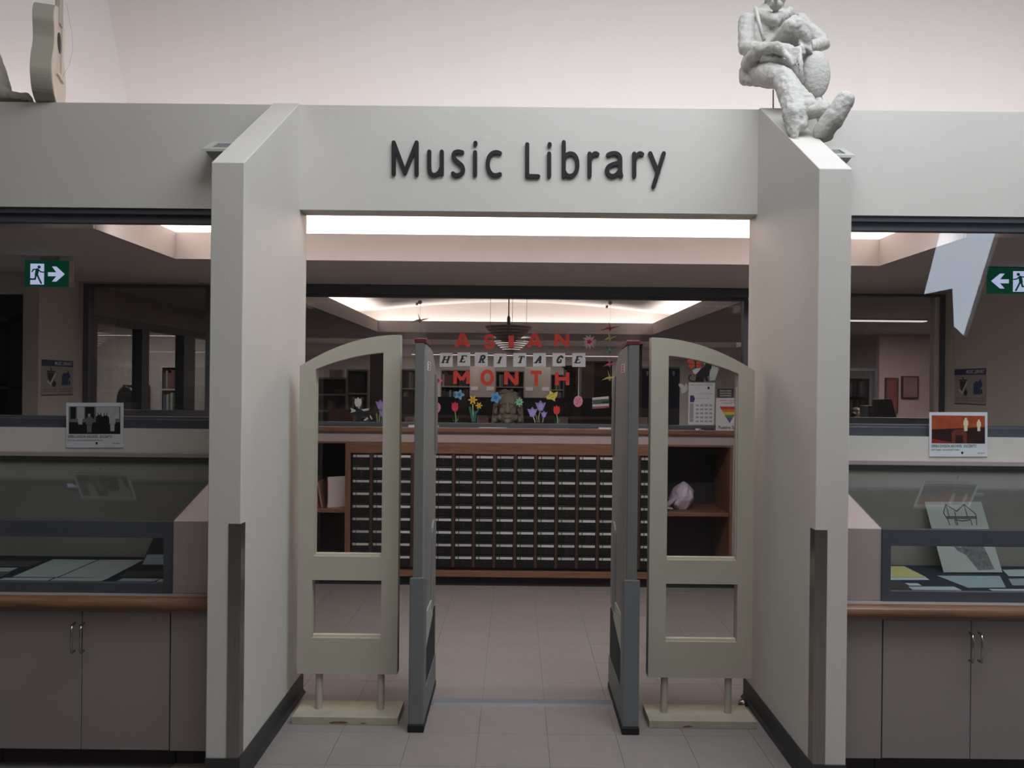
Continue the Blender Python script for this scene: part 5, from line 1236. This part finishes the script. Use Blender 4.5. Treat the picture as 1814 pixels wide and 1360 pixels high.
# banners at the right
for px0, px1, lb in ((1131, 1164, 'navy roll-up banner right of the right pedestal'), (1184, 1204, 'navy roll-up banner at the left of the right gate opening')):
    Y = 7.9; a, b = X_(px0, Y), X_(px1, Y); zt = Z_(650, Y)
    tt = thing('roll_up_banner', lb, 'banner', ((a + b) / 2, Y, 0), 'navy roll-up banners')
    B(a, b, Y, Y + .004, .06, zt).build('fabric', mat('banner_navy', (32, 36, 62), 0.7, var=0.12), tt); B(a - .01, b + .01, Y - .05, Y + .06, 0, .06).build('base', CHROME, tt); B(a, b, Y - .006, Y + .01, zt, zt + .02).build('top_bar', CHROME, tt)
    q = pix_plane(Y - .001); q.polys('crest_print', [[((px0 + px1) / 2 - 3, 657), ((px0 + px1) / 2 + 1, 657), ((px0 + px1) / 2 + 1, 663), ((px0 + px1) / 2 - 1, 666), ((px0 + px1) / 2 - 3, 663)]], mat('banner_print', (150, 150, 166), 0.6), tt, 0, .001)
# ceiling light strips in the library
for x0, x1, y, lb in ((3.0, 4.45, 8.6, 'long ceiling light strip in the right inner window'), (4.0, 4.6, 7.6, 'short ceiling light strip in the right inner window'), (-2.6, 2.6, 19.6, 'far ceiling light strip behind the word HERITAGE')):
    tt = thing('ceiling_light', lb, 'ceiling light', ((x0 + x1) / 2, y, ZS - .03), 'library ceiling lights')
    B(x0, x1, y - .06, y + .06, ZS - .02, ZS).build('tray', mat('light_tray', (200, 196, 190), 0.5), tt)
    B(x0 + .01, x1 - .01, y - .05, y + .05, ZS - .03, ZS - .02).build('diffuser', mat('diffuser', (255, 246, 240), 0.5, emit=1.0), tt)
# bookcase and board behind the study doors
bookcase(X_(287, 9.9), X_(324, 9.9), 9.9, .03, Z_(648, 9.9, 300), 6, 'bookcase seen through the left inner window', 'seen through the left inner window', 'books in the left inner window', rows=(3, 4, 5))
tt = thing('cork_board', 'reddish brown board seen through the left inner window', 'board', (X_(240, 10.8), 10.8, 1.0))
a, b = X_(216, 10.8), X_(262, 10.8); framed((a, b, .75, 1.5), (a + .03, b - .03, .78, 1.47), 10.82, 10.86).build('frame', WOODD, tt); B(a + .02, b - .02, 10.84, 10.87, .77, 1.48).build('cork', mat('cork', (120, 78, 66), 0.9, var=0.15, scale=40), tt)
q = pix_plane(10.835); q.poly('pinned_paper', [(229, 680), (239, 680), (239, 692), (229, 692)], WHITE, tt, 0, .002)
tt = thing('desk_chair', 'dark desk chair seen through the left inner window', 'chair', (X_(220, 9.2), 9.2, 0))
cx = X_(220, 9.2)
MB().xz(oval(cx, 1.32, .09, .17, 16), 9.2, 9.25).build('headrest', RUBBER, tt); MB().xz([(cx - .2, .62), (cx + .2, .62), (cx + .23, .9), (cx + .18, 1.15), (cx - .18, 1.15), (cx - .23, .9)], 9.2, 9.27).build('backrest', RUBBER, tt, bevel=.02)
B(cx - .23, cx + .23, 8.75, 9.2, .45, .53).build('seat', RUBBER, tt, bevel=.03); MB().tube([(cx, 8.98, .05), (cx, 8.98, .45)], .03, 10).build('column', DFRAME, tt)
for q_ in range(5):
    a = q_ * 1.2566; MB().tube([(cx, 8.98, .08), (cx + .28 * math.cos(a), 8.98 + .28 * math.sin(a), .04)], .02, 8).build('leg', DFRAME, tt)
# corridor shelf at far left
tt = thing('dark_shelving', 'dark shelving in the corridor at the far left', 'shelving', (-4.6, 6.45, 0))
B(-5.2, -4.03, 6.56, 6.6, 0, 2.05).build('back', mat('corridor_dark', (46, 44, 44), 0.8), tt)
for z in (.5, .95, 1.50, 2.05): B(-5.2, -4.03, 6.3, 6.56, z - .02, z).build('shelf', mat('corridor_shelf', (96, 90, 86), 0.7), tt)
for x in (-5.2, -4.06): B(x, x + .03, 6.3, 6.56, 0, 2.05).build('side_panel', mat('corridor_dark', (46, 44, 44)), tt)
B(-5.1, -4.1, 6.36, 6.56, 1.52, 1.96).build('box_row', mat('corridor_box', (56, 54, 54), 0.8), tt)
# paintings, doorway, monitor and person in the right sidelight
for (a0, a1, b0, b1), rgb, lb in (((1568, 1590, 669, 731), (122, 56, 50), 'tall red painting on the office wall'), ((1597, 1626, 666, 705), (132, 100, 92), 'smaller dusty pink painting on the office wall')):
    Y = 10.98; tt = thing('painting', lb, 'painting', at((a0 + a1) / 2, b1, Y), 'office paintings')
    x0, x1, z1_, z0_ = at(a0, b0, Y).x, at(a1, b0, Y).x, at((a0 + a1) / 2, b0, Y).z, at((a0 + a1) / 2, b1, Y).z
    framed((x0, x1, z0_, z1_), (x0 + .015, x1 - .015, z0_ + .015, z1_ - .015), Y - .03, Y + .015).build('frame', mat('paint_frame', (60, 42, 40), 0.6), tt)
    B(x0 + .01, x1 - .01, Y - .02, Y + .01, z0_ + .01, z1_ - .01).build('canvas', mat('canvas_%d' % rgb[0], rgb, 0.7, var=0.25, scale=6), tt)
w = struct('window_6', (at(1530, 690, 10.9).x, 10.9, 1.0))
a, b = at(1490, 690, 10.9).x, at(1553, 690, 10.9).x
framed((a, b, 1.0, Z_(652, 10.9, 1530)), (a + .04, b - .04, 1.04, Z_(652, 10.9, 1530) - .04), 10.86, 10.95).build('window_frame', DFRAME, w); B(a + .03, b - .03, 10.9, 10.905, 1.03, Z_(654, 10.9, 1530)).build('glass_pane', GLASS, w)
bookcase(X_(1490, 12), X_(1548, 12), 12.2, .03, Z_(670, 12, 1530), 6, 'bookcase behind the small office window', 'behind the small office window', 'books behind the office window', rows=(4, 5), m_=SHELFD)
Y = 8.0; tt = thing('computer_monitor', 'black computer monitor in the right inner window', 'monitor', (X_(1566, Y), Y, .93))
q = pix_plane(Y); q.poly('screen_back', [(1545, 707), (1577, 706), (1590, 752), (1545, 754)], mat('monitor_black', (30, 30, 34), 0.5), tt, -.02, .012)
cx = X_(1566, Y); B(cx - .03, cx + .03, Y + .02, Y + .06, .95, 1.2).build('stand', RUBBER, tt); B(cx - .12, cx + .12, Y - .06, Y + .12, .93, .95).build('foot', RUBBER, tt)
q = pix_plane(8.06); tt2 = thing('desk_speaker', 'dark upright computer tower beside the monitor', 'computer', q(1540, 752), None)
q.poly('case', [(1537, 718), (1544, 718), (1545, 754), (1537, 754)], mat('monitor_black', (30, 30, 34)), tt2, -.2, .0); q.poly('front_strip', [(1539, 722), (1542, 722), (1542, 730), (1539, 730)], CHROME, tt2, 0, .002)
tt = thing('office_desk', 'office desk under the monitor in the right inner window', 'desk', (X_(1550, 8.0), 8.05, 0))
B(X_(1490, 8), X_(1640, 8), 7.85, 8.5, .90, .93).build('desk_top', LAMP, tt)
for px in (1494, 1634):
    for y in (7.9, 8.45): B(X_(px, 8) - .02, X_(px, 8) + .02, y - .02, y + .02, 0, .90).build('leg', DFRAME, tt)
# person sitting at the desk
Y = 8.75; hc2 = at(1518, 742, Y)
def pp(a, b, d=0): return hc2 + Vector((a, d, b))
SHIRT = mat('dark_top', (60, 58, 66), 0.8); SKIN = mat('skin', (190, 140, 116), 0.6)
zseat = .55 - hc2.z
parts = [('b', pp(0, 0), (.075, .095, .11)), ('b', pp(0, -.06, -.03), (.055, .07, .06)), ('c', pp(0, -.07, .02), .05, pp(0, -.18, .03), .055), ('c', pp(0, -.01, -.09), .012, pp(0, -.035, -.105), .016),
         ('b', pp(-.078, -.02, .01), (.012, .025, .035)), ('b', pp(.078, -.02, .01), (.012, .025, .035)),
         ('c', pp(-.15, -.24, .04), .07, pp(.15, -.24, .04), .07), ('c', pp(0, -.26, .04), .13, pp(0, zseat + .15, .06), .15),
         ('c', pp(-.19, -.25, .04), .055, pp(-.24, -.47, -.05), .045), ('c', pp(-.24, -.47, -.05), .042, pp(-.14, -.42, -.27), .032), ('c', pp(.19, -.25, .04), .055, pp(.24, -.47, -.05), .045), ('c', pp(.24, -.47, -.05), .042, pp(.14, -.42, -.27), .032),
         ('c', pp(-.09, zseat + .08, .02), .085, pp(-.11, zseat + .05, -.40), .065), ('c', pp(.09, zseat + .08, .02), .085, pp(.11, zseat + .05, -.40), .065),
         ('c', pp(-.11, zseat + .03, -.40), .06, pp(-.11, .08 - hc2.z, -.38), .04), ('c', pp(.11, zseat + .03, -.40), .06, pp(.11, .08 - hc2.z, -.38), .04), ('c', pp(-.11, .05 - hc2.z, -.36), .04, pp(-.11, .04 - hc2.z, -.52), .035), ('c', pp(.11, .05 - hc2.z, -.36), .04, pp(.11, .04 - hc2.z, -.52), .035)]
for s_ in (-1, 1):
    for f in range(4): parts.append(('c', pp(s_ * (.12 + .018 * f), -.425, -.28), .011, pp(s_ * (.11 + .018 * f), -.43, -.36 + .008 * abs(f - 1.5)), .009))
    parts.append(('c', pp(s_ * .115, -.42, -.26), .012, pp(s_ * .08, -.425, -.31), .01))
tt = thing('person', 'person with dark hair seated at the desk, mostly hidden by the right entry wall', 'person', (hc2.x, Y, 0))
bd = blob('body', parts, [SKIN, SHIRT], tt, voxel=.011, smooth=3)
for pgn in bd.data.polygons:
    zc_ = bd.data.vertices[pgn.vertices[0]].co.z + wloc(bd).z; yc_ = bd.data.vertices[pgn.vertices[0]].co.y + wloc(bd).y
    pgn.material_index = 1 if zc_ < hc2.z - .15 and yc_ > Y - .24 or zc_ < .72 else 0
blob('hair', [('b', pp(0, .035, .025), (.088, .10, .095)), ('b', pp(0, -.03, .06), (.08, .06, .10)), ('c', pp(-.06, .05, -.05), .03, pp(-.08, -.03, .0), .022), ('c', pp(.06, .05, -.05), .03, pp(.08, -.03, .0), .022)], mat('dark_hair', (36, 28, 26), 0.6, var=0.3, scale=40), tt, voxel=.008, smooth=2, disp=.003, dscale=.02)
for s_ in (-1, 1): MB().ball(pp(s_ * .03, .0, -.088), (.011, .008, .007), 10).build('eye', mat('eye_dark', (40, 34, 32), 0.3), tt)
MB().ball(pp(0, -.065, -.092), (.022, .008, .006), 10).build('mouth', mat('lip', (150, 84, 78), 0.5), tt)
tt = thing('office_chair', 'office chair under the seated person', 'chair', (hc2.x, Y + .05, 0))
B(hc2.x - .22, hc2.x + .22, Y - .2, Y + .22, .40, .46).build('seat', RUBBER, tt, bevel=.02); B(hc2.x - .2, hc2.x + .2, Y + .24, Y + .29, .55, .95).build('backrest', RUBBER, tt, bevel=.02)
MB().tube([(hc2.x, Y, .05), (hc2.x, Y, .40)], .03, 10).build('column', DFRAME, tt)
for q_ in range(5):
    a = q_ * 1.2566 + .3; MB().tube([(hc2.x, Y, .08), (hc2.x + .26 * math.cos(a), Y + .26 * math.sin(a), .03)], .02, 8).build('leg', DFRAME, tt)
MB().tube([(hc2.x, Y + .2, .43), (hc2.x, Y + .3, .45), (hc2.x, Y + .29, .6)], .02, 8).build('back_bracket', DFRAME, tt)

# ================================================================== PLASTER SCULPTURES ON THE BEAM
PLAST = mat('white_plaster', (186, 183, 177), 0.75, var=0.06, scale=18, bump=0.5, bscale=55)
PLASG = mat('grey_guitar_paint', (168, 164, 148), 0.35, var=0.04)
def c2(x, y, Y): return at(1260 + x / 5.037, y / 5.037, Y)
def rr(r, Y=3.7): return r / 5.037 * Y / F
fig = [('c', c2(520, 170, 3.93), rr(150), c2(450, 470, 3.93), rr(165)), ('c', c2(450, 470, 3.93), rr(165), c2(430, 600, 3.90), rr(150)),
       ('b', c2(315, 195, 3.92), rr(80)), ('c', c2(315, 195, 3.92), rr(78), c2(310, 400, 3.84), rr(72)), ('c', c2(312, 430, 3.83), rr(72), c2(430, 440, 3.72), rr(58)), ('c', c2(430, 440, 3.72), rr(58), c2(560, 420, 3.65), rr(46)),
       ('c', c2(400, 480, 3.74), rr(60), c2(330, 560, 3.82), rr(70)),
       ('c', c2(590, 425, 3.63), rr(52), c2(690, 455, 3.59), rr(54)),
       ('b', c2(790, 195, 3.95), rr(80)), ('c', c2(790, 200, 3.95), rr(78), c2(985, 360, 3.86), rr(62)), ('c', c2(1000, 390, 3.85), rr(60), c2(880, 420, 3.70), rr(54)), ('c', c2(880, 420, 3.70), rr(48), c2(800, 430, 3.61), rr(38)),
       ('c', c2(470, 600, 3.90), rr(110), c2(720, 245, 3.60), rr(85)), ('c', c2(735, 235, 3.60), rr(88), c2(800, 330, 3.62), rr(84)), ('c', c2(800, 330, 3.62), rr(84), c2(830, 400, 3.66), rr(72)),
       ('c', c2(860, 430, 3.74), rr(55), c2(920, 850, 3.72), rr(50)), ('c', c2(920, 850, 3.72), rr(50), c2(1030, 1120, 3.46), rr(55)), ('c', c2(420, 600, 3.86), rr(120), c2(700, 600, 3.68), rr(60)), ('c', c2(700, 600, 3.68), rr(55), c2(800, 720, 3.66), rr(45)), ('c', c2(700, 760, 3.54), rr(80), c2(840, 900, 3.50), rr(62)),
       ('c', c2(400, 640, 3.88), rr(120), c2(640, 700, 3.58), rr(95)), ('c', c2(650, 710, 3.56), rr(95), c2(735, 900, 3.48), rr(108)), ('c', c2(735, 900, 3.48), rr(108), c2(745, 1040, 3.42), rr(92)), ('c', c2(745, 1040, 3.42), rr(90), c2(742, 1225, 3.385), rr(30)), ('c', c2(850, 900, 3.45), rr(70), c2(800, 1120, 3.40), rr(50)), ('c', c2(640, 900, 3.48), rr(30), c2(700, 1180, 3.40), rr(24)),
       ('c', c2(790, 1030, 3.42), rr(60), c2(880, 950, 3.42), rr(70)),
       ('c', c2(310, 640, 3.86), rr(70), c2(300, 710, 3.86), rr(52)), ('c', c2(300, 710, 3.86), rr(50), c2(520, 740, 3.78), rr(50)),
       ('c', c2(420, 130, 3.90), rr(60), c2(560, 175, 3.82), rr(55)), ('c', c2(560, 175, 3.82), rr(55), c2(690, 120, 3.90), rr(60)), ('c', c2(560, 140, 3.9), rr(90), c2(575, 20, 3.88), rr(78))]
for i in range(12):
    a = .45 + .55 * i / 11; fig.append(('c', c2(690 + 190 * a, 285 + 130 * a + 14 * math.sin(i * 2.1), 3.578 + .045 * a), rr(13), c2(725 + 165 * a, 345 + 120 * a, 3.572 + .05 * a), rr(15)))
for i, (x0, y0, x1, y1, x2, y2) in enumerate(((700, 440, 770, 440, 790, 500), (700, 462, 752, 480, 765, 545), (690, 480, 730, 510, 745, 570), (670, 490, 705, 535, 725, 580), (650, 470, 690, 520, 710, 560))):
    fig += [('c', c2(x0, y0, 3.575), rr(22), c2(x1, y1, 3.555), rr(20)), ('c', c2(x1, y1, 3.555), rr(20), c2(x2, y2, 3.552), rr(15))]
for i in range(4): fig.append(('c', c2(815 + 4 * i, 415 + 18 * i, 3.585), rr(17), c2(765, 425 + 22 * i, 3.56), rr(13)))
fig += [('c', c2(730, 1235, 3.39), rr(26), c2(780, 1265, 3.375), rr(22))]
# head above the frame
fig += [('b', c2(580, -60, 3.87), (rr(105), rr(125), rr(140))), ('c', c2(580, -70, 3.78), rr(16), c2(582, -20, 3.755), rr(26)), ('b', c2(580, 45, 3.80), (rr(62), rr(60), rr(40))), ('c', c2(545, 15, 3.785), rr(14), c2(615, 15, 3.785), rr(14)),
        ('b', c2(478, -40, 3.88), (rr(18), rr(30), rr(40))), ('b', c2(684, -40, 3.88), (rr(18), rr(30), rr(40))), ('b', c2(580, -110, 3.90), (rr(118), rr(130), rr(110)))]
st = thing('seated_sculpture', 'white plaster figure of a seated flute player on the right entry wall', 'sculpture', (c2(560, 970, 3.9).x, 3.88, ZT))
blob('body', fig, PLAST, st, voxel=.005, smooth=2, disp=.0045, dscale=.035)
for ex in (540, 620): MB().ball(c2(ex, -75, 3.765), (rr(16), rr(12), rr(10)), 10).build('eye', PLAST, st)
shoe = [('c', c2(1000, 1165, 3.39), rr(85), c2(1085, 1060, 3.36), rr(92)), ('c', c2(1085, 1060, 3.36), rr(92), c2(1190, 900, 3.34), rr(78)), ('b', c2(1000, 1215, 3.40), (rr(80), rr(70), rr(50)))]
shoe = [(p[0],) + tuple(p[1:]) for p in shoe]
blob('shoe', shoe, PLAST, st, voxel=.0055, smooth=5, disp=.004, dscale=.04, label='plaster shoe with its sole towards the viewer')
blob('shoe', [('c', c2(880, 1000, 3.41), rr(62), c2(985, 985, 3.38), rr(62)), ('c', c2(985, 985, 3.38), rr(58), c2(1000, 950, 3.38), rr(50))], PLAST, st, voxel=.0055, smooth=5, disp=.003, dscale=.04)
dc = c2(935, 665, 3.64)
MB().ball(dc, (rr(125), rr(60), rr(208)), 28).build('drum', PLAST, st, smooth=True)
MB().tube([c2(395, 70, 3.80), c2(425, 200, 3.755), c2(470, 360, 3.74)], rr(17), 8).build('strap', PLAST, st, smooth=True)
fp = [c2(785, 430, 3.56), c2(790, 560, 3.545), c2(815, 745, 3.53)]
fo = MB().tube(fp, rr(20), 12).build('flute', PLAST, st, smooth=True)
for y_, x_ in ((575, 779), (625, 788), (680, 798)): MB().ball(c2(x_, y_, 3.5335), rr(5), 8).build('finger_hole', RUBBER, fo)
MB().tube([c2(553, 800, 3.89), Vector((c2(553, 965, 3.89).x, 3.89, ZT))], .004, 8).build('support_rod', CHROME, st)
MB().xy([(c2(500, 970, 3.9).x, 3.84), (c2(600, 970, 3.9).x, 3.84), (c2(600, 970, 3.9).x, 3.94), (c2(500, 970, 3.9).x, 3.94)], ZT + .0005, ZT + .006).build('foot_plate', mat('rust_plate', (96, 80, 64), 0.8), st)

# guitar on the left
gx, gy = at(104, 180, 3.90).x, 3.895
vd = Vector((gx, gy, 0)).normalized()
u_ = Matrix.Rotation(math.radians(-11), 3, 'Z') @ vd           # in-plane horizontal
n_ = Matrix.Rotation(math.radians(-90), 3, 'Z') @ u_           # soundboard normal, to the right
gt = thing('guitar', 'cream guitar standing on its end on the beam at the far left', 'guitar', (gx, gy, ZT))
K = 3.9 / F
half = [(0, .0), (.055, .004), (.115, .03), (.152, .085), (.160, .145), (.142, .205), (.118, .25), (.108, .29), (.114, .335), (.124, .38), (.118, .425), (.088, .462), (.04, .478), (0, .48)]
half = smoothp(half, 4)
out = half + [(-a, b) for a, b in half[-2:0:-1]]
def G(a, b, d): return Vector((gx, gy, ZT)) + u_ * a + Vector((0, 0, b)) + n_ * d
TH = .088
MB().loops([G(a, b, 0) for a, b in out], [G(a, b, -TH) for a, b in out]).build('body', PLASG, gt)
SB = mat('soundboard', (226, 208, 190), 0.3, var=0.03)
ring = keyhole([(a * .985, b * .99 + .0025) for a, b in out], [[(.052 * math.cos(i * math.pi / 10), .315 + .052 * math.sin(i * math.pi / 10)) for i in range(20)]])
MB().loops([G(a, b, .004) for a, b in ring], [G(a, b, 0.0002) for a, b in ring]).build('soundboard', SB, gt)
sh_ = [(.050 * math.cos(i * math.pi / 10), .315 + .050 * math.sin(i * math.pi / 10)) for i in range(20)]
MB().loops([G(a, b, .0015) for a, b in sh_], [G(a, b, .0003) for a, b in sh_]).build('sound_hole', RUBBER, gt)
br_ = [(-.07, .14), (.07, .14), (.07, .158), (-.07, .158)]
MB().loops([G(a, b, .014) for a, b in br_], [G(a, b, .004) for a, b in br_]).build('bridge', SB, gt)
nk = [(-.028, .40), (.028, .40), (.024, .95), (-.024, .95)]
MB().loops([G(a, b, .014) for a, b in nk], [G(a, b, -.012) for a, b in nk]).build('neck', PLASG, gt, bevel=.004)
hs = [(-.024, .95), (.024, .95), (.036, 1.12), (-.036, 1.12)]
MB().loops([G(a, b, .008) for a, b in hs], [G(a, b, -.01) for a, b in hs]).build('headstock', PLASG, gt)
for i in range(6):
    a = -.018 + i * .0072
    MB().tube([G(a * 1.1, .15, .010), G(a, 1.0, .018)], .0005, 4).build('string', mat('nylon_string', (150, 140, 126), 0.5), gt)
MB().tube([G(.01, .155, .016), G(.012, .22, .045), G(.012, .30, .06), G(.012, .38, .055), G(.01, .52, .03)], .0006, 4).build('loose_string', DFRAME, gt)
# figure whose leg shows at the left edge
def c1(x, y, Y): return at(x / 6.047, y / 6.047, Y)
Y = 3.9
def r1(r): return r / 6.047 * 3.9 / F
leg = [('c', c1(-420, 300, 3.98), r1(190), c1(-160, 640, 3.92), r1(170)), ('c', c1(-160, 640, 3.92), r1(165), c1(-20, 960, 3.88), r1(130)), ('c', c1(-20, 960, 3.88), r1(120), c1(60, 1020, 3.86), r1(70)),
       ('c', c1(90, 1040, 3.86), r1(60), c1(270, 1040, 3.85), r1(50)), ('c', c1(270, 1045, 3.85), r1(50), c1(320, 1065, 3.85), r1(36)),
       ('c', c1(-420, 300, 3.98), r1(190), c1(-700, 260, 4.0), r1(240)), ('c', c1(-700, 260, 4.0), r1(240), c1(-740, -400, 4.0), r1(230)),
       ('c', c1(-740, 500, 4.0), r1(200), c1(-760, 1000, 3.95), r1(160))]
lg = thing('left_sculpture', 'white plaster figure at the left edge, only its trouser leg and shoe showing', 'sculpture', (c1(-200, 1105, 3.88).x, 3.88, ZT))
blob('body', leg, mat('grey_plaster', (176, 170, 158), 0.75, var=0.08, scale=18, bump=0.5, bscale=55), lg, voxel=.007, smooth=4, disp=.006, dscale=.05)
MB().xy([(c1(10, 1100, 3.86).x, 3.835), (c1(330, 1100, 3.86).x, 3.835), (c1(345, 1100, 3.86).x, 3.88), (c1(10, 1100, 3.86).x, 3.92)], ZT + .0005, ZT + .022).build('shoe_sole', mat('sole_brown', (96, 86, 74), 0.85), lg, bevel=.004)
